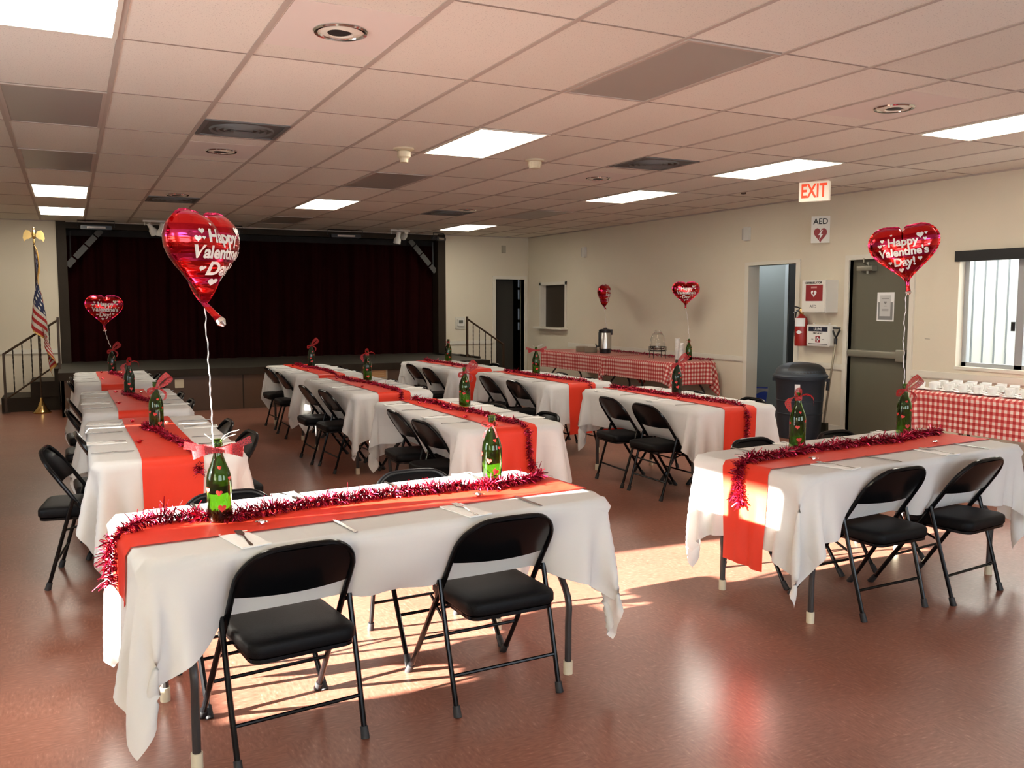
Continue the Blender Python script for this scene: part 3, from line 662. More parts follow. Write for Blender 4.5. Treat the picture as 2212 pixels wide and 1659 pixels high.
def floodlight(x, y, w, rz, lab, lit=False):
    t = thing('stage_floodlight', lab, 'stage light', (x, y, CEIL), rz, 'black floodlights above the stage')
    MB().tube([(-w/2,0,-.10),(-w/2,0,-.012),(w/2,0,-.012),(w/2,0,-.10)], .007, 6).build('bracket', M['black'], t)
    MB().rbox(-w*.42, w*.42, -.06, .07, -.145, -.085, .012, 2, 1).build('housing', mat('dark_lamp_housing', (.02,.02,.022), .3), t)
    MB().box(-w*.25, w*.25, -.063, -.06, -.13, -.10).build('reflector', M['chrome'], t, False)
floodlight(.42, 15.25, .52, 0, 'black ceiling floodlight at the left end of the stage')
floodlight(2.30, 15.25, .60, 0, 'black ceiling floodlight over the stage behind the large balloon')
floodlight(4.33, 15.25, .62, 0, 'black ceiling floodlight over the right half of the stage')
floodlight(6.02, 15.15, .34, R(35), 'black ceiling floodlight at the right end of the stage')
for (x, y, angs, lab) in ((1.24, 14.9, ((-.10, 18, -30), (.10, 5, 10)), 'left'), (5.20, 14.9, ((-.02, 4, 10), (.12, 70, 0)), 'right')):
    t = thing('twin_spotlight', f'white twin ceiling spotlight above the stage, {lab} of the two', 'spotlight', (x, y, CEIL), 0, 'twin spotlights above the stage')
    MB().rbox(-.18, .18, -.03, .03, -.03, 0, .01, 2).build('track', M['white_plastic'], t)
    for (dx, tx, ty) in angs:
        h = MB().lathe([(.0,.0),(.035,.0),(.036,-.09),(.06,-.13),(.062,-.20),(.055,-.205),(.0,-.19)], 20).build('spot_head', M['white_plastic'], t, loc=(dx,0,-.04), rot=(R(tx), R(ty), 0))
    MB().tube([(-.15,0,-.03),(-.15,0,-.08)], .006, 6).build('stem', M['white_plastic'], t)
# stairs and railings
def stairs(x0, s, lab):
    t = thing('stage_stairs', f'dark wooden steps up to the {lab} end of the stage', 'stairs', (x0, 0, 0))
    MB().box(*sorted((0, .74*s)), 14.42, 15.3, 0, .20).build('step', M['dark_wood'], t, False)
    MB().box(*sorted((0, .37*s)), 14.40, 15.3, .20, .42).build('step', M['dark_wood'], t, False)
    MB().box(*sorted((0, .06*s)), 14.40, 15.3, .42, .60).build('step', M['dark_wood'], t, False)
stairs(sx0-.031, -1, 'left'); stairs(sx1+.26, 1, 'right')
def railing(xt, xb, zt, zb, y, zf, lab):
    t = thing('stair_railing', f'brown iron railing with twisted balusters on the {lab} stage stairs', 'railing', (0, y, 0))
    MB().box(xt-.016, xt+.016, -.016, .016, zf, zt).build('post', M['rail'], t, False)
    MB().box(xb-.016, xb+.016, -.016, .016, 0, zb).build('post', M['rail'], t, False)
    MB().box(xb-.05, xb+.05, -.04, .04, 0, .01).build('foot_plate', M['rail'], t, False)
    MB().tube([(xt,0,zt-.04),(xb,0,zb-.01)], .016, 8).build('handrail', M['rail'], t)
    lo = .62
    MB().tube([(xt,0,zt-.08-lo+.05),(xb,0,zb-.05-lo+.02)], .012, 8).build('bottom_rail', M['rail'], t)
    for k in range(1, 6):
        f = k/6; x = xt+(xb-xt)*f; z1 = (zt-.04)+((zb-.01)-(zt-.04))*f; z0 = (zt-.03-lo)+((zb-.03-lo)-(zt-.03-lo))*f
        n = 26; vs = []; fs = []
        for q in range(n):
            z = z0+(z1-z0)*q/(n-1); a = q*.55
            for c in range(4): vs.append((x+.0085*math.cos(a+c*PI/2), .0085*math.sin(a+c*PI/2), z))
        for q in range(n-1):
            for c in range(4): fs.append((q*4+c, q*4+(c+1) % 4, q*4+4+(c+1) % 4, q*4+4+c))
        MB().add(vs, fs).build('baluster', M['iron'], t, False)
railing(-.155, -.85, 1.34, .84, 14.30, .42, 'left')
railing(6.20, 6.90, 1.31, .82, 14.30, .60, 'right')
# flag
t = thing('flag', 'american flag on a brass pole with gold fringe and eagle top', 'flag', (-.40, 14.10, 0))
MB().lathe([(.0,.0),(.115,.0),(.12,.012),(.105,.03),(.07,.07),(.04,.13),(.022,.17),(.018,.22)], 8).build('base', M['brass'], t)
MB().cyl((0,0,.18),(0,0,2.36), .011, 12).build('pole', M['rail'], t)
e = MB(); e.lathe([(.012,2.36),(.018,2.39),(.010,2.42),(.022,2.44),(.028,2.48),(.020,2.53),(.012,2.55),(.016,2.565),(.010,2.585),(.0,2.59)], 14).build('eagle_body', M['brass'], t)
for s in (-1, 1):
    MB().prism([(.01*s,2.46),(.05*s,2.535),(.095*s,2.545),(.125*s,2.50),(.135*s,2.43),(.115*s,2.385),(.09*s,2.42),(.06*s,2.42),(.03*s,2.45)], -.006, .006).build('eagle_wing', M['brass'], t, False)
nu, nv = 46, 60; G = np.zeros((nu, nv, 3)); UV = np.zeros((nu, nv, 2))
for a in range(nu):
    for b in range(nv):
        s = a/(nu-1); v = b/(nv-1)
        open_ = min(1, s*4)*(.35+.65*v)
        x = .012-.15*v*math.sin(PI*min(1, s*2.4))*(1-s)+.17*s**.7*(.35+.65*v)+.050*open_*math.sin(s*15+v*3.2)
        y = -.03-.055*open_*math.cos(s*15+v*3.2)+.02*math.sin(7*v+4*s)*s
        z = 2.28-v*(.95-.50*s)-s*1.30+.03*math.sin(s*14+v)*s
        G[a, b] = (x, y, z); UV[a, b] = (s, v)
fl = MB().grid(G, UV).build('cloth', M['flag'], t, angle=80)
fm = MB()
for edge in ([G[-1, b] for b in range(nv)], [G[a, -1] for a in range(nu)], [G[a, 0] for a in range(nu)]):
    E = np.array([[p, p+np.array([.012, -.006, -.035])] for p in edge]); fm.grid(E)
fm.build('fringe', M['fringe'], t, angle=80)
MB().tube(bez([(0,-.012,2.34),(.035,-.03,2.24),(.05,-.03,2.05),(.045,-.03,1.95)]), .008, 6).build('cord', M['fringe'], t)

# ------------------------------------------------------------------ tables and cloths
TL2, TW2, TZ = .915, .38, .7435
def sim_cloth(L2, W2, ox, oy, chairs=(), seed=1, h=.025, steps=55, iters=16, top=TZ):
    rng = np.random.RandomState(seed)
    nx = int(round(2*(L2+ox)/h))+1; ny = int(round(2*(W2+oy)/h))+1
    u = np.linspace(-(L2+ox), L2+ox, nx); v = np.linspace(-(W2+oy), W2+oy, ny)
    U, V = np.meshgrid(u, v, indexing='ij')
    P = np.zeros((nx, ny, 3)); du = np.maximum(np.abs(U)-L2, 0); dv = np.maximum(np.abs(V)-W2, 0)
    sxn, syn = np.sign(U), np.sign(V)
    r = np.hypot(du, dv); ph = np.arctan2(dv, du+1e-9)
    wgt = np.where((du > 0) & (dv > 0), np.sin(2*ph), 0)
    off = r*.62*wgt
    ca = R(45)+rng.uniform(-.5, .5, (2, 2))
    CA = ca[(sxn > 0).astype(int), (syn > 0).astype(int)]
    P[..., 0] = np.clip(U, -L2, L2)+sxn*off*np.cos(CA)+sxn*(du > 0)*(.01+.05*du)
    P[..., 1] = np.clip(V, -W2, W2)+syn*off*np.sin(CA)+syn*(dv > 0)*(.01+.05*dv)
    P[..., 2] = top-np.sqrt(np.maximum(r*r-off*off, 0))
    f1, f2, p1, p2 = rng.uniform(6, 11, 2).tolist()+rng.uniform(0, 6, 2).tolist()
    P[..., 1] += syn*dv*.10*np.sin(U*f1+p1+syn); P[..., 0] += sxn*du*.12*np.sin(V*f2*1.5+p2+sxn)
    W = np.where((np.abs(U) < L2-.035) & (np.abs(V) < W2-.035), 0.0, 1.0)
    hx, hy = u[1]-u[0], v[1]-v[0]; hd = math.hypot(hx, hy)
    Vel = np.zeros_like(P); dt = 1/45
    def con(A, B, wa, wb, rest, k=1.0):
        d = B-A; l = np.sqrt((d*d).sum(-1, keepdims=True))+1e-9; ws = (wa+wb)[..., None]; ws[ws == 0] = 1
        c = k*(l-rest)/l*d/ws
        A += c*wa[..., None]; B -= c*wb[..., None]
    def ev(n): return slice(0, n-1 if (n-1) % 2 == 0 else n-1, 2)
    def pair(ax, s, rest):
        n = P.shape[ax]; a = np.arange(s, n-1, 2)
        if ax == 0: A, B, wa, wb = P[s:n-1:2], P[s+1:n:2], W[s:n-1:2], W[s+1:n:2]
        else: A, B, wa, wb = P[:, s:n-1:2], P[:, s+1:n:2], W[:, s:n-1:2], W[:, s+1:n:2]
        con(A, B, wa, wb, rest)
    for it in range(steps):
        Vel[..., 2] -= 9.8*dt; Vel *= .93
        Vel *= np.minimum(1, 3.0/(np.sqrt((Vel**2).sum(-1, keepdims=True))+1e-9))
        old = P.copy(); P += Vel*dt*W[..., None]
        for q in range(iters):
            for s in (0, 1): pair(0, s, hx); pair(1, s, hy)
            for s in (0, 1):
                con(P[s:-1:2, :-1], P[s+1::2, 1:], W[s:-1:2, :-1], W[s+1::2, 1:], hd, .35)
                con(P[s:-1:2, 1:], P[s+1::2, :-1], W[s:-1:2, 1:], W[s+1::2, :-1], hd, .35)
            if q % 3 == 0:
                for s in (0, 2):
                    for e in (0, 1):
                        n = nx; i = np.arange(s+e, nx-2, 4); 
                        A = P[i]; B = P[i+2]; con(A, B, W[i], W[i+2], 2*hx, .12); P[i] = A; P[i+2] = B
                        i = np.arange(s+e, ny-2, 4); A = P[:, i]; B = P[:, i+2]; con(A, B, W[:, i], W[:, i+2], 2*hy, .12); P[:, i] = A; P[:, i+2] = B
            # table collision
            ins = (np.abs(P[..., 0]) < L2+.006) & (np.abs(P[..., 1]) < W2+.006) & (P[..., 2] < top)
            dz = top-P[..., 2]; dx = L2+.006-np.abs(P[..., 0]); dy = W2+.006-np.abs(P[..., 1])
            up = ins & (dz <= np.minimum(dx, dy)); P[..., 2][up] = top
            sd_ = ins & ~up & (top-P[..., 2] < .05)
            mxs = sd_ & (dx < dy); mys = sd_ & ~(dx < dy)
            P[..., 0][mxs] += (np.sign(P[..., 0])*dx)[mxs]; P[..., 1][mys] += (np.sign(P[..., 1])*dy)[mys]
            for (side, xc, d) in chairs:
                o = side*P[..., 1]-W2; z = P[..., 2]
                m = (np.abs(P[..., 0]-xc) < .22) & (o > -.3) & (z < .70)
                lim = d+.03-(.77-z/.955)*.65-.022
                mm = m & (o > lim); P[..., 1][mm] -= side*(o-lim)[mm]
                st = (np.abs(P[..., 0]-xc) < .19) & (o > d-.35) & (o < d+.05) & (z < .449) & (z > .38); P[..., 2][st] = .449
        Vel = (P-old)/dt
    return dict(P=P, u=u, v=v, U=U, V=V)
def surf(c, uu, vv, lift=0):
    P, u, v = c['P'], c['u'], c['v']; nx, ny = len(u), len(v)
    def at(a, b):
        fu = (a-u[0])/(u[1]-u[0]); fv = (b-v[0])/(v[1]-v[0])
        eu = 0
        if fu < 0: eu = -fu; fu = 0
        if fu > nx-1: eu = fu-(nx-1); fu = nx-1
        fv = min(max(fv, 0), ny-1); i, j = min(int(fu), nx-2), min(int(fv), ny-2); s, t = fu-i, fv-j
        p = P[i, j]*(1-s)*(1-t)+P[i+1, j]*s*(1-t)+P[i, j+1]*(1-s)*t+P[i+1, j+1]*s*t
        if eu: p = p+np.array([0, 0, -eu*(u[1]-u[0])])
        return p
    p = at(uu, vv); e = .02
    tu = at(uu+e, vv)-at(uu-e, vv); tv = at(uu, vv+e)-at(uu, vv-e); n = np.cross(tu, tv); n = n/(np.linalg.norm(n)+1e-9)
    return p+n*lift
def cloth_obj(name, c, m, loc, rz, label, cat, group):
    uv = np.stack([c['U']+2, c['V']+2], -1)
    o = MB().grid(c['P'], uv).build(name, m, angle=180, loc=(loc[0], loc[1], 0), rot=(0,0,rz)); return tag(o, label, cat, group)
def runner_obj(c, loc, rz, label, width=.30, over=(.457, .457), yo=0, amp=.0):
    cu = c['u']; us = [a for a in cu if -(TL2+over[0])+.004 < a < TL2+over[1]-.004]
    us = np.array([-(TL2+over[0])]+([] if over[0] < .4 else list(np.arange(-(TL2+over[0])+.02, cu[0]-.005, .02)))+us+([] if over[1] < .4 else list(np.arange(cu[-1]+.02, TL2+over[1]-.005, .02)))+[TL2+over[1]])
    vs = np.linspace(-width/2, width/2, 13)
    G = np.array([[surf(c, a, b+yo+amp*math.sin(a*3), .006) for b in vs] for a in us])
    uv = np.array([[(a+2, b+2) for b in vs] for a in us])
    o = MB().grid(G, uv).build('table_runner', M['runner'], angle=180, loc=(loc[0], loc[1], 0), rot=(0,0,rz))
    return tag(o, label, 'table runner', 'red satin table runners')
def folding_table(loc, rz, label, group, L2=TL2, W2=TW2):
    t = thing('folding_table', label, 'table', (loc[0], loc[1], 0), rz, group)
    MB().rbox(-L2+.022, L2-.022, -W2+.022, W2-.022, .700, .733, .07, 6).build('tabletop', M['laminate'], t)
    for s in (-1, 1):
        x = s*(L2-.17)
        for q in (-1, 1):
            y = q*.295
            MB().tube(bez([(x, y, .03), (x, y, .20), (x, y*.98, .33), (x, y*.60, .47), (x, y*.42, .58), (x, y*.42, .705)], 5), .0145, 10).build('leg', M['leg_metal'], t)
            MB().cyl((x, y, 0), (x, y, .055), .0195, 14).build('foot_cap', M['cap'], t)
        MB().cyl((x, -.13, .55), (x, .13, .55), .011, 8).build('crossbar', M['leg_metal'], t)
        MB().tube([(x, 0, .55), (x-s*.32, 0, .70)], .010, 8).build('brace', M['leg_metal'], t)
    return t
# ------------------------------------------------------------------ folding chair
def ty(z): return -.03+(.77-z)*.65
def make_chair():
    t = thing('folding_chair', 'x', 'chair', (0,0,0)); t.scale = (.955, 1, .955)
    def p(x, z): return (x, ty(z), z)
    path = [p(-.236, .0), p(-.226, .30), p(-.218, .50), p(-.217, .62)]
    for k in range(1, 8):
        a = R(180-90*k/8); path.append(p(-.085+.132*math.cos(a), .638+.132*math.sin(a)))
    path += [p(-.085, .770), p(-.04, .7715), p(0, .772)]
    full = path+[(-q[0], q[1], q[2]) for q in path[-2::-1]]
    MB().tube(full, .0115, 10).build('frame', M['chair_metal'], t)
    zs = np.linspace(0, 1, 12); xs = np.linspace(-1, 1, 21); sh = []
    for side, off in ((0, -.004), (1, .004)):
        G = np.zeros((21, 12, 3))
        for i, a in enumerate(xs):
            for j, b in enumerate(zs):
                z = .588+b*(.764-.588); hw = .209 if z < .64 else .080+math.sqrt(max(0, .129**2-(z-.638)**2))
                x = a*hw; y = ty(z)-.030*(1-(x/.209)**2)*(1-.5*b*b)+off
                G[i, j] = (x, y, z+.006*(1-b)*(1-a*a)*-1)
        sh.append(G)
    mb = MB(); mb.grid(sh[0]); mb.grid(sh[1])
    n0 = 21*12
    for i in range(20): mb.f.append((i*12, (i+1)*12, n0+(i+1)*12, n0+i*12)); mb.f.append((i*12+11, (i+1)*12+11, n0+(i+1)*12+11, n0+i*12+11))
    mb.build('backrest', M['chair_metal'], t, angle=50)
    def ring(ins, z, r=.05):
        x1, y0_, y1_ = .197-ins, -.050+ins, .340-ins; out = []
        for (cx, cy, st) in ((x1-r, y1_-r, 0), (-x1+r, y1_-r, 90), (-x1+r, y0_+r, 180), (x1-r, y0_+r, 270)):
            for k in range(6):
                an = R(st+90*k/5); out.append((cx+r*math.cos(an), cy+r*math.sin(an), z))
        return out
    rings = [ring(.02, .398), ring(.004, .404), ring(0, .412), ring(0, .440), ring(.004, .450), ring(.014, .457), ring(.040, .461, .035), ring(.10, .463, .02)]
    n = 24; vs = [q for rg in rings for q in rg]; fs = [(i*n+k, i*n+(k+1) % n, (i+1)*n+(k+1) % n, (i+1)*n+k) for i in range(len(rings)-1) for k in range(n)]
    fs += [tuple(range(n-1, -1, -1)), tuple((len(rings)-1)*n+k for k in range(n))]
    st = MB().add(vs, fs).build('seat', M['vinyl'], t, angle=60)
    MB().rbox(-.190, .190, -.043, .333, .385, .399, .045, 4).build('seat_pan', M['chair_metal'], st)
    for s in (-1, 1):
        MB().tube([(s*.234, -.005, 0), (s*.239, .065, .25), (s*.241, .138, .512)], .0105, 10).build('leg', M['chair_metal'], t)
        MB().tube([(s*.205, .30, .395), (s*.235, .088, .335)], .0065, 6).build('strut', M['chair_metal'], t)
        MB().cyl((s*.215, ty(.49), .49), (s*.250, ty(.49), .49), .009, 10).build('bolt', M['chair_metal'], t)
        MB().tube([(s*.234, -.006, 0), (s*.2345, .007, .042)], [.0165, .0145], 12).build('foot_cap', M['rubber'], t)
        MB().tube([(s*.236, .47+.006, 0), (s*.235, ty(.04), .042)], [.0165, .0145], 12).build('foot_cap', M['rubber'], t)
    MB().cyl((-.236, .037, .15), (.236, .037, .15), .0075, 8).build('crossbar', M['chair_metal'], t)
    MB().cyl((-.224, ty(.19), .19), (.224, ty(.19), .19), .0075, 8).build('crossbar', M['chair_metal'], t)
    MB().cyl((-.218, ty(.375), .375), (.218, ty(.375), .375), .0075, 8).build('crossbar', M['chair_metal'], t)
    return t
chair0 = make_chair(); chair_used = [False]
def place(proto, used, loc, rz, label, group=None, scale=None):
    o = proto if not used[0] else copy_tree(proto); used[0] = True
    o.location = loc; o.rotation_euler = (0, 0, rz) if not isinstance(rz, tuple) else rz; o['label'] = label
    if group: o['group'] = group
    if scale: o.scale = (scale,)*3
    return o
# ------------------------------------------------------------------ bottle with bow and hearts
BP = [(.0,.012),(.020,.010),(.034,.0),(.040,.0),(.0435,.006),(.0440,.02),(.0440,.145),(.0425,.165),(.038,.185),(.030,.205),(.0225,.225),(.0175,.243),(.0155,.260),(.0150,.276),(.0170,.278),(.0172,.284),(.0155,.287),(.0155,.292),(.0170,.294),(.0168,.300),(.0125,.300)]
BIN = [(.0125,.296),(.0122,.262),(.0145,.243),(.0195,.225),(.027,.205),(.035,.185),(.0395,.165),(.041,.145),(.041,.022),(.036,.012),(.0,.018)]
def brad(z):
    for (r0, z0), (r1, z1) in zip(BP[5:], BP[6:]):
        if z0 <= z <= z1: return r0+(r1-r0)*(z-z0)/(z1-z0+1e-9)
    return .044
def ribbon(mb, pts, wid, up=(0,0,1), n=6):
    P = bez(pts, n); m = len(P); ws = [wid[0]+(wid[1]-wid[0])*k/(m-1) for k in range(m)] if isinstance(wid, tuple) else [wid(k/(m-1)) for k in range(m)]
    u = Vector(up); G = np.array([[tuple(p-u*w*.5), tuple(p), tuple(p+u*w*.5)] for p, w in zip(P, ws)]); mb.grid(G); return mb
def make_bow(style, parent):
    mb = MB(); z = .262
    if style == 0:     # wide lace bow seen from the front
        for s in (-1, 1):
            ribbon(mb, [(0,-.018,z), (.045*s,-.035,z+.004), (.082*s,-.022,z-.004), (.085*s,-.006,z-.006), (.045*s,.002,z+.004), (0,-.016,z)], lambda f: .014+.034*math.sin(PI*f), (.12*s,0,1))
            ribbon(mb, [(0,-.02,z), (.05*s,-.03,z+.012), (.115*s,-.02,z+.030+.006*s)], (.012,.028), (-.2*s,0,1))
        mb.lathe([(.0165,z-.012),(.0175,z-.004),(.0175,z+.006),(.0165,z+.012)], 16, cap=False)
    elif style == 1:   # small thin ribbon bow
        for s in (-1, 1):
            ribbon(mb, [(0,-.018,z), (.022*s-.01,-.03,z+.018), (.036*s-.01,-.03,z+.004), (.018*s-.006,-.026,z-.008), (0,-.018,z)], lambda f: .007, (0,-.5,.8))
            ribbon(mb, [(0,-.02,z), (.02*s-.006,-.03,z-.025), (.030*s-.008,-.028,z-.055)], (.007,.006), (.9,-.2,.2))
        for q in (-.007, 0, .007): mb.tube([(.0172*math.cos(a), .0172*math.sin(a), z+q) for a in np.linspace(0, 2*PI, 18)[:-1]], .0028, 6, closed=True)
    elif style == 2:   # arched sheer bow standing off the neck
        ribbon(mb, [(0,-.015,z+.01), (.04,-.02,z+.030), (.075,-.015,z+.012), (.082,-.01,z-.03)], (.018,.004), (.3,-.4,.8))
        ribbon(mb, [(0,-.015,z+.01), (-.035,-.02,z+.012), (-.055,-.015,z-.02), (-.038,-.02,z-.07)], lambda f: .016+.03*math.sin(PI*f), (.8,-.2,.3))
        ribbon(mb, [(0,-.015,z+.01), (-.02,-.02,z+.045), (.005,-.02,z+.055), (.015,-.02,z+.03), (0,-.015,z+.01)], lambda f: .012+.02*math.sin(PI*f), (.2,-.5,.8))
        mb.lathe([(.0168,z-.006),(.019,z),(.019,z+.012),(.0168,z+.018)], 16, cap=False)
    else:              # tall loose sheer loops
        ribbon(mb, [(0,-.015,z), (.03,-.02,z+.05), (.075,-.02,z+.085), (.09,-.015,z+.06), (.05,-.01,z+.02), (0,-.012,z)], lambda f: .012+.03*math.sin(PI*f), (.6,-.3,-.6))
        ribbon(mb, [(0,-.015,z), (-.03,-.025,z-.004), (-.05,-.02,z-.02), (-.03,-.02,z-.03), (0,-.018,z-.004)], lambda f: .010+.018*math.sin(PI*f), (0,-.3,.9))
        ribbon(mb, [(0,-.016,z), (.035,-.02,z-.01), (.06,-.02,z-.04), (.05,-.02,z-.075)], (.014,.022), (.8,-.2,.4))
        mb.lathe([(.0165,z-.008),(.018,z),(.0165,z+.008)], 16, cap=False)
    b = mb.build('bow', M['bow'], parent, angle=80)
    if style == 0:
        cm = MB()
        for s, a in ((1, .02), (1, .05), (-1, .03)): cm.tube(bez([(0,0,z+.02),(.03*s,.0,z+.035+a*.4),(.055*s+a*.4,-.01,z+.045+a*.5)]), .0014, 5)
        cm.build('curl', M['string'], b)
    return b
HS = [(-100, .105, .024), (-72, .055, .030), (-158, .125, .024), (-35, .150, .018), (-78, .195, .015), (170, .06, .026), (20, .085, .026), (100, .11, .026)]
def make_bottle(style, dark=False, seed=0):
    t = thing('wine_bottle', 'x', 'bottle', (0,0,0))
    mb = MB(); mb.lathe(BP+BIN, 40, cap=False); mb.build('glass', M['darkbottle'] if dark else M['bottle'], t, angle=60)
    rnd = random.Random(seed)
    for (az, z, w_) in HS:
        az += rnd.uniform(-14, 14); z += rnd.uniform(-.012, .012); tilt = rnd.uniform(-.5, .5); G = []
        hp = heart_pts(w_, 20); vs = [(0, 0)]+hp; out = []
        for (x, y) in vs:
            X = x*math.cos(tilt)-y*math.sin(tilt); Y = x*math.sin(tilt)+y*math.cos(tilt); zz = z+Y; r = brad(zz)+.0008; a = R(az)+X/brad(z)
            out.append((r*math.cos(a), r*math.sin(a), zz))
        MB().add(out, [(0, k, k % 20+1) for k in range(1, 21)]).build('heart_sticker', M['sticker'], t, angle=80)
    make_bow(style, t)
    return t
bprotos = {}
def bottle(x, y, rz, label, style, dark=False, z=TZ+.0065):
    k = (style, dark)
    if k not in bprotos: bprotos[k] = (make_bottle(style, dark, style*3+dark), [False])
    p, used = bprotos[k]; return place(p, used, (x, y, z), rz, label, 'green wine bottles with heart stickers')
# ------------------------------------------------------------------ tinsel garland
def garland(pts, label, dens=900, r=.030, seed=0, loose=0, group='red tinsel garlands'):
    rnd = random.Random(seed); P = bez(pts, 10)
    d = [0]
    for a, b in zip(P, P[1:]): d.append(d[-1]+(b-a).length)
    Lh = d[-1]; n = int(Lh*dens); vs = []; fs = []; k = 0
    for q in range(n):
        s = Lh*(q+rnd.random())/n
        while k < len(d)-2 and d[k+1] < s: k += 1
        f = (s-d[k])/(d[k+1]-d[k]+1e-9); p = P[k].lerp(P[k+1], f); t = (P[k+1]-P[k]).normalized()
        cl = .65+.5*abs(math.sin(s*9+seed))*abs(math.sin(s*23+seed*2))
        a = t.orthogonal().normalized(); b = t.cross(a); an = rnd.uniform(0, 2*PI)
        rd = (a*math.cos(an)+b*math.sin(an)); dr = (rd+t*rnd.uniform(-.7, .7)).normalized()
        ln = r*cl*rnd.uniform(.7, 1.25)
        if rnd.random() < loose: ln *= 1.7
        wv = dr.cross(Vector((rnd.uniform(-1,1), rnd.uniform(-1,1), rnd.uniform(-1,1)))).normalized()*rnd.uniform(.0016, .0028)
        c1 = p+dr*ln*.5+t*rnd.uniform(-.003,.003); e = p+dr*ln+Vector((0,0,-.15*ln))
        i = len(vs)
        vs += [p-wv, p+wv, c1+wv, c1-wv, e+wv*.8, e-wv*.8]; fs += [(i, i+1, i+2, i+3), (i+3, i+2, i+4, i+5)]
    mb = MB(); mb.v = [tuple(v) for v in vs]; mb.f = fs
    me = bpy.data.meshes.new('tinsel_garland'); me.from_pydata(mb.v, [], mb.f); me.materials.append(M['tinsel'])
    o = bpy.data.objects.new('tinsel_garland', me); COL.objects.link(o)
    return tag(o, label, 'tinsel garland', group)
# ------------------------------------------------------------------ cutlery, napkins, candies
def outline_prism(pts, z0, z1): return MB().prism(pts, z0, z1, 'xy')
def make_fork():
    t = MB(); L_ = []
    for s in (1,): pass
    # outline of a four tined fork, tines toward +y
    hw = .0045
    right = [(.0045,-.10),(.0065,-.085),(.0035,-.03),(.003,.01),(.006,.028),(.0125,.045),(.0125,.098)]
    tin = []
    xs = [.0125, .0085, .0060, .0020]
    pts = right+[(.0095,.100),(.0088,.060),(.0052,.060),(.0052,.100),(.0020,.100),(.0016,.060),(-.0016,.060),(-.0020,.100),(-.0052,.100),(-.0052,.060),(-.0088,.060),(-.0095,.100)]
    left = [(-x, y) for x, y in right[::-1]]
    pts = pts+left
    bm = bmesh.new(); vv = [bm.verts.new((x, y, 0)) for x, y in pts]; f = bm.faces.new(vv)
    bmesh.ops.triangulate(bm, faces=[f]); ex = bmesh.ops.extrude_face_region(bm, geom=bm.faces[:]); 
    for g in ex['geom']:
        if isinstance(g, bmesh.types.BMVert): g.co.z += .002
    for v in bm.verts:
        y = v.co.y; v.co.z += .0045*math.exp(-((y-.012)/.03)**2)+.002*max(0, (y-.06)/.04)
    bmesh.ops.recalc_face_normals(bm, faces=bm.faces[:])
    me = bpy.data.meshes.new('fork'); bm.to_mesh(me); bm.free(); me.materials.append(M['steel'])
    o = bpy.data.objects.new('fork', me); COL.objects.link(o); return tag(o, 'x', 'fork', 'forks laid on the tables')
def make_knife():
    pts = [(-.006,-.105),(.006,-.105),(.0075,-.06),(.005,-.005),(.009,.01),(.010,.07),(.006,.098),(-.002,.105),(-.006,.09),(-.006,.0),(-.0055,-.06)]
    o = outline_prism(pts, 0, .0028).build('knife', M['steel'], None, False); return tag(o, 'x', 'knife', 'knives laid on the tables')
def make_napkin():
    n = 14; G = np.array([[[x, y, .0035+.0025*math.sin(x*60+y*20)*math.sin(y*35)+.001] for y in np.linspace(-.105, .105, n)] for x in np.linspace(-.05, .05, 8)])
    mb = MB().grid(G); G2 = G.copy(); G2[..., 2] = .0003; mb.grid(G2)
    nn = 8*n
    for i in range(7): mb.f += [(i*n, (i+1)*n, nn+(i+1)*n, nn+i*n), (i*n+n-1, (i+1)*n+n-1, nn+(i+1)*n+n-1, nn+i*n+n-1)]
    for j in range(n-1): mb.f += [(j, j+1, nn+j+1, nn+j), (7*n+j, 7*n+j+1, nn+7*n+j+1, nn+7*n+j)]
    o = mb.build('napkin', M['napkin'], angle=60); return tag(o, 'x', 'napkin', 'folded white napkins')
def make_candy(m, name='chocolate_candy'):
    mb = MB(); rnd = random.Random(3)
    bm = bmesh.new(); bmesh.ops.create_icosphere(bm, subdivisions=2, radius=.013)
    for v in bm.verts: v.co *= rnd.uniform(.82, 1.12); v.co.z = (v.co.z*.8)+.0095
    vs = [tuple(v.co) for v in bm.verts]; fs = [tuple(v.index for v in f.verts) for f in bm.faces]; bm.free()
    mb.add(vs, fs)
    for s in (-1, 1):
        G = np.array([[[s*(.010+.013*i/3), (j/4-.5)*.026*(i/3)+.0, .010+.004*((j+i) % 2)] for j in range(5)] for i in range(4)]); mb.grid(G)
    o = mb.build(name, m, angle=15); return tag(o, 'x', 'candy', 'foil wrapped candies scattered on the runners')
fk, kn, np_, cd, cr = (make_fork(), [False]), (make_knife(), [False]), (make_napkin(), [False]), (make_candy(M['foil']), [False]), (make_candy(M['redfoil']), [False])
def W2L(loc, rz, x, y):
    c, s = math.cos(rz), math.sin(rz); return loc[0]+c*x-s*y, loc[1]+s*x+c*y
def L2W(loc, rz, X, Y):
    c, s = math.cos(rz), math.sin(rz); dx, dy = X-loc[0], Y-loc[1]; return c*dx+s*dy, -s*dx+c*dy

T = {}
def add(k, x, y, rz, name, chairs, seats=None, **kw): T[k] = dict(loc=(x, y), rz=rz, name=name, chairs=chairs, **kw)
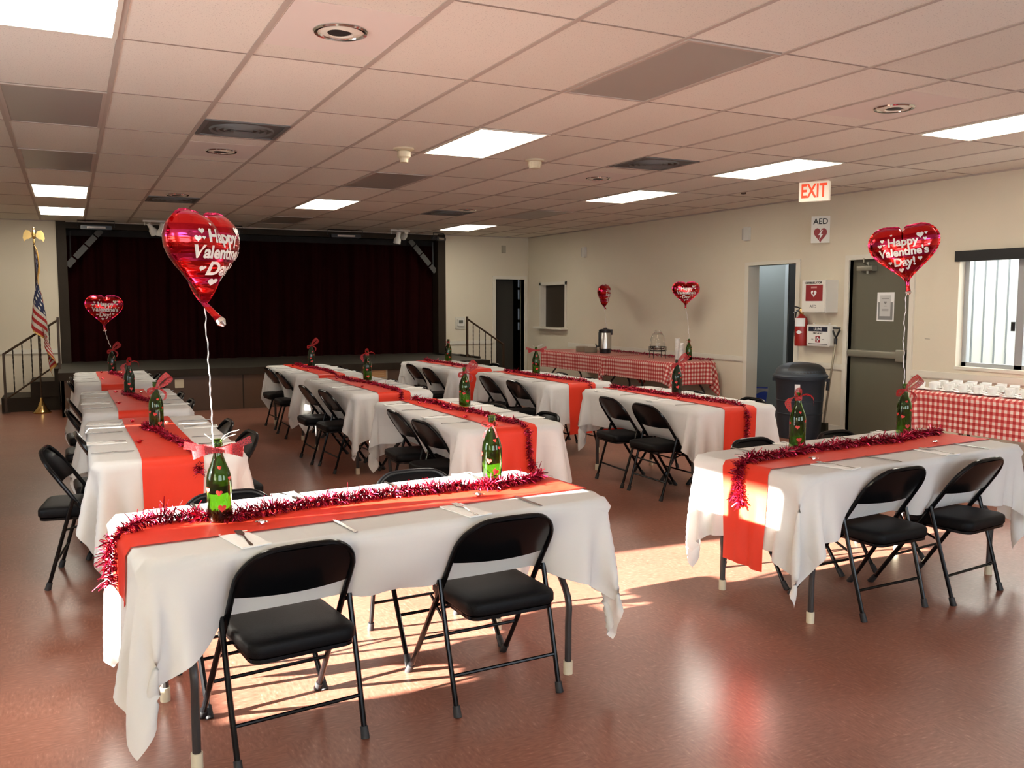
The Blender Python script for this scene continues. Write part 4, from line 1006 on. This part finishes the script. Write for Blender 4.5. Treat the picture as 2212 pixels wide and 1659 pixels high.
# chairs: (side, x along table, distance out, turn)
add('T1', 1.04, 3.36, R(4.5), 'the front table', [(-1,-.412,.009,2),(-1,.391,.035,-2),(1,-.43,.155,3),(1,.447,.20,-2)], sims=0)
add('T2', 3.87, 3.48, R(5.0), 'the right foreground table', [(-1,-.292,.053,-3),(-1,.298,.118,2),(1,-.23,.20,0),(1,.45,.15,0)], sims=1)
add('L1', .447, 5.77, R(90), 'the nearest left row table', [(1,-.24,.195,-8),(1,.29,.03,3),(-1,-.10,.14,4),(-1,.53,.10,0)], sims=2)
add('L2', .440, 8.02, R(90), 'the middle left row table', [(1,-.60,.08,0),(1,.26,.066,4),(-1,-.21,.04,0),(-1,.44,.03,0)], sims=3)
add('L3', .40, 10.52, R(90), 'the farthest left row table', [(1,-.40,.03,0),(1,.18,.01,0),(-1,-.13,.15,-5),(-1,.41,.09,0)], sims=3)
add('M1', 2.555, 6.03, R(90), 'the nearest middle row table', [(1,-.34,.035,3),(1,.28,.02,-2),(-1,-.34,.16,0),(-1,.30,.05,0)], sims=4)
add('M2', 2.575, 8.50, R(90), 'the central middle row table', [(1,-.42,.11,3),(1,.13,.17,0),(-1,-.45,.02,0),(-1,.35,.02,0)], sims=7)
add('M3', 2.60, 10.72, R(90), 'the farthest middle row table', [(1,-.34,.065,0),(1,.44,.04,3),(-1,-.45,.03,0),(-1,.35,.03,0)], sims=3)
add('R1', 4.60, 6.22, R(88), 'the nearest right row table', [(1,-.39,.126,2),(1,.16,.13,-2),(-1,-.40,.155,0),(-1,.30,.06,0)], sims=5)
add('R2', 4.55, 8.52, R(89), 'the middle right row table', [(1,-.31,.07,0),(1,.36,.09,0),(-1,-.33,.03,0),(-1,.37,.07,0)], sims=6)
add('R3', 4.42, 10.72, R(90), 'the farthest right row table', [(1,-.43,.10,0),(1,.30,.05,0),(-1,-.05,.2,0),(-1,.50,.06,0)], sims=3)
sim_of = {}
def get_sim(k):
    t = T[k]; key = t['sims']
    if key not in sim_of:
        sim_of[key] = sim_cloth(TL2, TW2, .345, .285, [(s, x, d) for (s, x, d, a) in t['chairs'] if d < .2], seed=key*7+3, h=.021 if key < 2 else .027, iters=18 if key < 2 else 14)
    return sim_of[key]
sidename = {'T1': {-1: 'near', 1: 'far'}, 'T2': {-1: 'near', 1: 'far'}}
for k in T:
    t = T[k]; loc, rz, nm = t['loc'], t['rz'], t['name']; c = get_sim(k)
    folding_table(loc, rz, f'folding table on grey bent legs under the white cloth of {nm}', 'folding dining tables')
    cloth_obj('tablecloth', c, M['cloth'], loc, rz, f'white tablecloth with pointed corners draped over {nm}', 'tablecloth', 'white tablecloths')
    runner_obj(c, loc, rz, f'red satin runner down the middle of {nm}', yo=-.035 if k == 'T1' else (-.02 if k == 'T2' else 0), amp=.006, over=(.17, .33) if k == 'T1' else ((.457, .34) if k == 'T2' else (.457, .457)))
    sn = sidename.get(k, {1: 'left', -1: 'right'})
    for (s, x, d, a) in t['chairs']:
        X, Y = W2L(loc, rz, x, s*(TW2+d)); same = [q for q in t['chairs'] if q[0] == s]; first = x == min(q[1] for q in same)
        if k in sidename: w_ = 'left' if first else 'right'; lb = f'{w_} of two black folding chairs on {sn[s]} side of {nm}'
        else: w_ = 'nearer' if first else 'farther'; lb = f'{w_} of two black folding chairs on {sn[s]} side of {nm}'
        place(chair0, chair_used, (X, Y, 0), rz+(0 if s == -1 else PI)+R(a), lb, 'black metal folding chairs')
    rnd = random.Random(hash(k) % 97 if False else sum(map(ord, k)))
    for s in (-1, 1):
        if s == -1: ST = [('f', -.565), ('k', -.215), ('f', .255), ('k', .57)]
        else: ST = [('k', -.60), ('f', -.22), ('k', .22), ('f', .62)]
        for n_, (kind, x) in enumerate(ST):
            x += rnd.uniform(-.02, .02); y = s*(.275+rnd.uniform(-.01, .012)); X, Y = W2L(loc, rz, x, y)
            rot = rz+(0 if s == -1 else PI)+R(rnd.uniform(-6, 6))
            if k in sidename: pos = f'{"left" if x < 0 else "right"} place, {sn[s]} side of {nm}'
            else: pos = f'{"nearer" if x < 0 else "farther"} place, {sn[s]} side of {nm}'
            if kind == 'f':
                place(np_[0], np_[1], (X, Y, TZ+.0012), rot+R(rnd.uniform(-8, 8)), f'white napkin under fork, {pos}')
                o = place(fk[0], fk[1], (X, Y, TZ+.0075), (R(1), 0, rot+R(rnd.uniform(-12, 12))), f'steel fork on napkin, {pos}')
            else: place(kn[0], kn[1], (X, Y, TZ+.0035), rot, f'steel table knife, {pos}')
    for n_, (x, y, red) in enumerate(((-.50, -.11, 0), (.47, -.10, 0), (-.33, .12, 1), (.60, .10, 1))):
        x += rnd.uniform(-.05, .05); X, Y = W2L(loc, rz, x, y); P_ = cr if red else cd
        place(P_[0], P_[1], (X, Y, TZ+.005), rnd.uniform(0, 6), f'{"red" if red else "silver"} foil candy on the {("left" if x < 0 else "right") if k in sidename else ("near" if x < 0 else "far")} half of the runner, {nm}')
def gpath(k, uv, lift=.022, hangs=()):
    c = get_sim(k); t = T[k]; out = []
    for (u, v) in uv:
        p = surf(c, u, v, lift+(.004 if abs(u) < TL2 else .006)); X, Y = W2L(t['loc'], t['rz'], p[0], p[1]); out.append((X, Y, p[2]))
    return out
garland(gpath('T1', [(-1.06,.03),(-1.0,.05),(-.94,.04),(-.88,.02),(-.78,.10),(-.66,.07),(-.56,-.01),(-.50,.0),(-.36,.04),(-.18,.07),(.05,.08),(.25,.06),(.43,.05),(.52,-.01),(.62,.01),(.75,.03),(.86,.09)]),
        'bright magenta red tinsel garland winding along the front table around its bottles', 1900, .042, 1, .06)
garland(gpath('T2', [(-1.08,-.02),(-.98,.0),(-.92,.0),(-.82,.02),(-.66,.02),(-.45,.05),(-.28,.06),(-.05,.06),(.15,.06),(.32,.03),(.48,.07),(.66,.10),(.85,.10)]),
        'dark red tinsel garland along the right foreground table hanging over its left end', 1800, .042, 2, .05)
G3 = {'L1': [(.38,.03),(.28,.05),(.18,.04),(.08,-.01),(-.12,-.03),(-.35,-.06),(-.60,-.10),(-.86,-.12),(-.97,-.13)],
      'L2': [(.55,.02),(.40,.04),(.28,.02),(.16,-.03),(-.10,-.05),(-.42,-.12),(-.78,-.12),(-.93,-.13)],
      'L3': [(.72,.02),(.55,-.04),(.40,.02),(.2,-.05),(-.2,-.08),(-.6,-.12),(-.85,-.13)],
      'M1': [(.86,.06),(.66,.02),(.35,.0),(.15,.04),(-.05,-.02),(-.35,-.05),(-.62,-.02),(-.84,-.05),(-.93,-.08),(-1.05,-.09),(-1.16,-.13)],
      'M2': [(.80,.06),(.6,.02),(.35,.04),(.1,-.03),(-.3,-.06),(-.7,-.04),(-.90,-.06),(-1.0,-.05),(-1.12,-.05)],
      'M3': [(.75,.03),(.5,.0),(.3,.04),(.0,-.03),(-.4,-.06),(-.8,-.04),(-.92,-.05),(-1.05,-.05)],
      'R1': [(.85,.10),(.6,.06),(.3,.04),(.05,.03),(-.2,-.02),(-.55,-.04),(-.82,-.05),(-.94,-.05),(-1.1,-.05),(-1.24,-.05)],
      'R2': [(.8,.05),(.5,.02),(.2,.03),(-.1,-.02),(-.5,-.05),(-.85,-.08),(-.94,-.09),(-1.1,-.09)],
      'R3': [(.85,.04),(.5,.04),(.2,.0),(-.2,.03),(-.55,.03),(-.85,.02)]}
for q, (k, pts) in enumerate(G3.items()):
    garland(gpath(k, pts, .016), f'red tinsel garland running along the runner of {T[k]["name"]}', 1300 if k in ('L1','M1','R1') else 850, .032, q+5, .03)
A_ = R(26)
bottle(.462, 3.335, R(-8), 'green bottle with wide lace bow, left of the two on the front table', 0)
bottle(1.640, 3.515, R(-24), 'green bottle with small thin bow, right of the two on the front table', 1)
bottle(3.58, 3.68, R(-42), 'green bottle with arched sheer bow, left of the two on the right foreground table', 2)
bottle(4.56, 3.80, R(-48), 'green bottle holding a balloon string, right of the two on the right foreground table', 3)
bottle(.462, 5.96, R(-4), 'green bottle on the nearest left row table', 3)
bottle(.44, 8.35, R(10), 'dark bottle on the middle left row table', 2, True)
bottle(.41, 11.05, R(0), 'dark bottle holding a balloon string on the farthest left row table', 3, True)
bottle(2.70, 6.28, R(-20), 'green bottle on the nearest middle row table', 3)
bottle(2.72, 8.85, R(-20), 'green bottle on the central middle row table', 2)
bottle(2.70, 11.15, R(-15), 'dark bottle on the farthest middle row table', 3, True)
bottle(4.74, 6.33, R(-36), 'dark bottle with pink red bow on the nearest right row table', 3, True)
bottle(4.68, 8.85, R(-28), 'green bottle with big red bow on the middle right row table', 0)
bottle(4.62, 11.3, R(-22), 'green bottle with small bow on the farthest right row table', 1)

# ------------------------------------------------------------------ red checked buffet tables
c_far = sim_cloth(1.03, TW2, .02, .25, seed=31, h=.03, steps=40, iters=12, top=TZ+.005)
c_end = sim_cloth(.915, TW2, .27, .25, seed=33, h=.03, steps=50, iters=12)
c_right = sim_cloth(1.20, TW2, .27, .30, seed=35, h=.03, steps=50, iters=12)
gg = 'red and white checked tablecloths'
for (y, lab) in ((10.62, 'nearer'), (12.46, 'farther')):
    folding_table((7.56, y), R(90), f'folding buffet table under red checked cloth along the right wall, {lab} of the two', 'buffet tables')
cloth_obj('checked_tablecloth', c_end, M['gingham'], (7.56, 10.62), R(90), 'red checked cloth on the buffet table with glass jar and bottle', 'tablecloth', gg)
cloth_obj('checked_tablecloth', c_far, M['gingham'], (7.56, 12.36), R(90), 'red checked cloth under the coffee urn, overlapping its neighbour', 'tablecloth', gg)
folding_table((7.32, 4.58), R(90), 'folding table under red checked cloth with coffee cups near the window', 'buffet tables', 1.2)
cloth_obj('checked_tablecloth', c_right, M['gingham'], (7.32, 4.58), R(90), 'red checked cloth under the coffee cups by the window', 'tablecloth', gg)
Z0 = TZ+.004
# coffee urn
t = thing('coffee_urn', 'stainless steel coffee urn with black lid and tap on the red checked table', 'coffee urn', (7.58, 12.0, Z0+.004), R(-32))
MB().lathe([(.0,.0),(.085,.0),(.088,.01),(.088,.06),(.095,.065),(.095,.075)], 32).build('base', M['black'], t)
MB().lathe([(.098,.075),(.098,.32),(.090,.335)], 36).build('body', M['steelbrush'], t)
MB().lathe([(.101,.325),(.104,.34),(.104,.365),(.07,.38),(.03,.385),(.03,.40),(.0,.402)], 32).build('lid', M['black'], t)
MB().rbox(.02, .115, -.05, .05, .29, .375, .02, 3).build('side_handle', M['black'], t)
MB().tube([(-.09,-.03,.11),(-.135,-.05,.11),(-.14,-.052,.085)], .012, 8).tube([(-.135,-.05,.11),(-.15,-.055,.155)], .008, 8).build('tap', M['black'], t)
MB().tube([(-.10,-.02,.10),(-.10,-.02,.33)], .008, 8).build('sight_gauge', M['black'], t)
for (y, lab) in ((12.58, 'left'), (12.30, 'right')):
    mb = MB(); prof = [(.0, 0)]
    for k in range(12): prof += [(.095, k*.0072+.001), (.102, k*.0072+.006)]
    prof += [(.08, .088), (.0, .086)]
    mb.lathe(prof, 32, c=(7.50, y, Z0+.004)); tag(mb.build('plate_stack', M['plates']), f'stack of beige plates left of the coffee urn, {lab} stack of the two', 'plates', 'plate stacks', 'stuff')
t = thing('drink_dispenser', 'round glass drink dispenser on a wire stand on the checked table', 'drink dispenser', (7.60, 10.62, Z0))
MB().lathe([(.0,.13),(.085,.13),(.108,.145),(.112,.20),(.105,.27),(.085,.33),(.070,.345),(.072,.352),(.066,.352),(.080,.325),(.099,.27),(.106,.20),(.102,.15),(.08,.137),(.0,.137)], 36, cap=False).build('jar', M['clear'], t)
mb = MB(); mb.lathe([(.076,.352),(.05,.37),(.0,.375)], 24, cap=False); 
for s in (-1, 1): mb.tube(bez([(.05*s,0,.355),(.055*s,0,.39),(.03*s,0,.40),(.025*s,0,.37)]), .006, 6)
mb.build('lid', M['clear'], t)
mb = MB()
for z in (.105, .165): mb.tube([(.125*math.cos(a), .125*math.sin(a), z) for a in np.linspace(0, 2*PI, 33)[:-1]], .0045, 6, closed=True)
for k in range(10): a = 2*PI*k/10; mb.tube([(.125*math.cos(a), .125*math.sin(a), .105), (.125*math.cos(a+.15), .125*math.sin(a+.15), .135), (.125*math.cos(a), .125*math.sin(a), .165)], .003, 5)
for k in range(4): a = 2*PI*k/4+.5; mb.tube([(.125*math.cos(a), .125*math.sin(a), .165), (.125*math.cos(a), .125*math.sin(a), .01), (.135*math.cos(a), .135*math.sin(a), .0045)], .0045, 6)
for k in range(3): a = PI*k/3; mb.tube([(.125*math.cos(a), .125*math.sin(a), .115), (-.125*math.cos(a), -.125*math.sin(a), .115)], .003, 5)
mb.build('stand', M['wire'], t)
MB().cyl((-.09,-.05,.165),(-.15,-.085,.165), .009, 10).cyl((-.14,-.08,.165),(-.14,-.08,.145), .008, 10).build('spigot', M['black'], t)
for (x, y, h_, lab) in ((7.60, 10.15, .30, 'taller'), (7.50, 9.93, .25, 'shorter')):
    prof = [(.0,0),(.026,0)]
    for k in range(int(h_/.02)): prof += [(.034,.01+k*.02), (.037,.012+k*.02), (.0355,.02+k*.02)]
    prof += [(.036, h_), (.034, h_), (.024, .01), (0, .01)]
    o = MB().lathe(prof, 24, c=(x, y, Z0), cap=False).build('plastic_cup_stack', mat('frosty_plastic', (.88,.86,.82), .15, alpha=.45)); tag(o, f'{lab} stack of clear plastic cups beside the bottle on the checked table', 'cup stack', 'plastic cup stacks', 'stuff')
bottle(7.70, 10.02, R(-35), 'green bottle with small bow on the red checked buffet table', 1, False, Z0)
garland([(7.86, 12.35, Z0+.03), (7.84, 11.9, Z0+.03), (7.87, 11.4, Z0+.025), (7.82, 11.0, Z0+.03), (7.86, 10.6, Z0+.025), (7.82, 10.3, Z0+.03), (7.78, 9.92, Z0+.03), (7.80, 9.62, Z0+.035)], 'red tinsel garland along the back of the checked buffet table', 700, .028, 77)
# cups and saucers
def make_cup():
    t = thing('coffee_cup', 'white china cup standing on its saucer on the red checked table', 'cup', (0,0,0))
    MB().lathe([(.0,.010),(.020,.010),(.024,.004),(.026,.004),(.024,.012),(.034,.022),(.040,.045),(.042,.068),(.0405,.068),(.038,.045),(.031,.024),(.0,.016)], 24, cap=False).build('bowl', M['china'], t)
    MB().tube(bez([(.039,0,.056),(.056,0,.056),(.060,0,.040),(.050,0,.027),(.036,0,.027)], 4), .0036, 6).build('handle', M['china'], t)
    return t
c0, cu = make_cup(), [False]
s0 = MB().lathe([(.0,.002),(.035,.0),(.045,.003),(.070,.012),(.071,.014),(.045,.007),(.026,.005),(.0,.005)], 28, cap=False).build('saucer', M['china']); su = [False]
tag(s0, 'white china saucer under a coffee cup on the red checked table', 'saucer', 'white saucers')
rn = random.Random(4)
for i in range(4):
    for j in range(8):
        x = 7.04+i*.15+rn.uniform(-.008, .008); y = 5.70-j*.145-(i % 2)*.05+rn.uniform(-.01, .01)
        place(s0, su, (x, y, TZ+.003), rn.uniform(0, 6), 'white china saucer under a coffee cup on the red checked table', 'white saucers')
        place(c0, cu, (x, y, TZ+.0045), rn.uniform(0, 6), 'white china cup standing on its saucer on the red checked table', 'white coffee cups')
# ------------------------------------------------------------------ balloons
BW = .385
OUT = [(16*math.sin(t)**3/32*BW, (13*math.cos(t)-5*math.cos(2*t)-2*math.cos(3*t)-math.cos(4*t)+1.2+(3.0*math.exp(-(16*math.sin(t)**3/3.2)**2) if math.cos(t) > 0 else 0))/32*BW) for t in np.linspace(0, 2*PI, 129)[:-1]]
OUT = [(x*1.0, y*1.0) for x, y in OUT]
CX, CZ = 0.0, .025
ANG = np.array([math.atan2(y-CZ, x-CX) for x, y in OUT]); RAD = np.array([math.hypot(y-CZ, x-CX) for x, y in OUT])
od = np.argsort(ANG); ANGs, RADs = ANG[od], RAD[od]; ANGs = np.concatenate([ANGs-2*PI, ANGs, ANGs+2*PI]); RADs = np.concatenate([RADs]*3)
TH = .100
def bh(x, z):
    th = math.atan2(z-CZ, x-CX); rr = float(np.interp(th, ANGs, RADs)); r = min(.999, math.hypot(z-CZ, x-CX)/rr)
    # lower towards the tip, dip between the lobes
    k = 1-.25*max(0, (CZ-z)/.19)**1.5
    k *= 1-.12*math.exp(-((x)/.035)**2)*max(0, min(1, (z-.02)/.09))
    return TH*k*(1-r**2.3)**.55, r, th
def make_balloon():
    t = thing('heart_balloon', 'x', 'balloon', (0,0,0))
    nr = 16; na = 128; vs = []; fs = []
    rs = [math.sin(PI/2*k/nr) for k in range(nr+1)]
    for side in (-1, 1):
        base = len(vs); vs.append((CX, side*bh(CX, CZ+1e-6)[0], CZ))
        for k in range(1, nr+1):
            for a in range(na):
                x = CX+(OUT[a][0]-CX)*rs[k]; z = CZ+(OUT[a][1]-CZ)*rs[k]; h_, r, th = bh(x, z)
                pk = 1-.10*(.5+.5*math.sin(a*2*PI/na*30))*max(0, r-.75)/.25
                h_ *= pk
                if k == nr: h_ = 0.0008; sc = 1+.012*math.sin(a*2*PI/na*30); x, z = CX+(x-CX)*sc, CZ+(z-CZ)*sc
                vs.append((x, side*h_, z))
        for a in range(na): fs.append((base, base+1+a, base+1+(a+1) % na))
        for k in range(nr-1):
            for a in range(na):
                p = base+1+k*na; fs.append((p+a, p+(a+1) % na, p+na+(a+1) % na, p+na+a))
    b1 = len(vs)
    for side in (0, 1):   # crimped rim
        pass
    rim0 = len(vs)
    for a in range(na):
        x, z = OUT[a]; d = Vector((x-CX, 0, z-CZ)).normalized()*(.009+.0015*(a % 2)); vs.append((x+d.x, .001*math.sin(a*1.7), z+d.z))
    e0 = 1+(nr-1)*na
    for a in range(na): fs.append((e0+a, e0+(a+1) % na, rim0+(a+1) % na, rim0+a))
    MB().add(vs, fs).build('body', M['balloon'], t, angle=70)
    def put(name, geo, m, ox, oz, lift=.0022):
        V, F = geo; out = []
        for (x, y, zz) in V:
            X, Z = x+ox, y+oz; out.append((X, -(bh(X, Z)[0]+lift+max(0, zz)), Z))
        return MB().add(out, F).build(name, m, t, smooth=False)
    for s, sz, z in (('Happy', .066, .062), ("Valentine's", .064, .002), ('Day!', .066, -.058)):
        put('lettering', (lambda g: ([(x*.98, y, q) for x, y, q in g[0]], g[1]))(text_geo(s, sz, .0006, .034)), M['letter'], 0, z)
    for (x, z, w_) in ((-.112,.080,.024),(-.128,.052,.026),(-.105,.055,.014),(.098,.092,.040),(.130,.100,.018),(.122,.066,.022),(.085,-.045,.026),(-.080,-.055,.022),(-.022,-.104,.030),(.014,-.098,.018),(.14,.03,.014),(-.06,.108,.014)):
        hp = heart_pts(w_, 20); put('heart_print', ([(0,0,0)]+[(a, b, 0) for a, b in hp], [(0, k, k % 20+1) for k in range(1, 21)]), M['letter'], x, z)
    return t
bl0 = make_balloon(); BLS = [bl0]+[copy_tree(bl0) for _ in range(4)]
def balloon(x, y, z, rot, label, tail, string_to, sc=1.0, slack=.02):
    o = BLS.pop(0); o.location = (x, y, z); o.rotation_euler = rot; tag(o, label, 'balloon', 'red heart foil balloons')
    o.scale = (sc,)*3
    # inflation tail and string are this balloon's own
    n = MB(); tip = Vector((0, 0, -.186)); T2_ = tip+Vector(tail)
    n.tube([tip+Vector((0,0,.03)), tip, tip.lerp(T2_, .5), tip.lerp(T2_, .72)], [.020, .011, .013, .015], 10); n.build('neck', M['balloon'], o)
    n = MB(); n.tube([tip.lerp(T2_, .71), tip.lerp(T2_, .85), T2_], [.016, .019, .007], 10); n.build('tail_end', M['foil'], o)
    if string_to:
        mw = Matrix.Translation(o.location) @ o.rotation_euler.to_matrix().to_4x4() @ Matrix.Scale(sc, 4)
        p0 = tip; p1 = mw.inverted() @ Vector(string_to); P = []
        for k in range(61):
            f = k/60; p = p0.lerp(p1, f); P.append(p+Vector((slack*math.sin(f*PI)+.003*math.sin(f*31)+.0015*math.sin(f*77), .003*math.cos(f*29), 0)))
        n = MB(); n.tube(P, [.0016+.0012*abs(math.sin(k*.5)) for k in range(61)], 5); n.build('string', M['string'], o)
balloon(.432, 3.35, 1.712, (0, 0, R(46)), 'large red heart balloon above the front table, turned to the right', (.02, -.075, -.085), (.445, 3.325, 1.02), .93, .005)
balloon(4.545, 3.83, 1.845, (R(2), R(-7), R(-54)), 'red heart balloon in front of the grey exit door', (.0, 0, -.07), (4.555, 3.80, 1.03), 1.0, -.012)
balloon(.355, 11.15, 1.465, (0, R(2), R(6)), 'red heart balloon in front of the left end of the dark curtain', (.01, 0, -.06), (.41, 11.05, 1.03), 1.0, -.01)
balloon(7.66, 10.06, 1.68, (0, 0, R(-30)), 'red heart balloon facing the room near the right wall above the bottle', (.0, 0, -.05), (7.70, 10.02, 1.03), .95, .01)
balloon(7.68, 12.20, 1.675, (0, R(-3), R(42)), 'red heart balloon seen edge on above the coffee urn', (.02, -.02, -.06), (7.62, 12.03, 1.12), 1.0, .01)
for ob in bpy.data.objects:
    if ob.parent is None and ob.type == 'MESH' and ob.name.split('.')[0] in ('checked_tablecloth', 'tablecloth') and ob.name.startswith('checked'): ob.location.z = .001
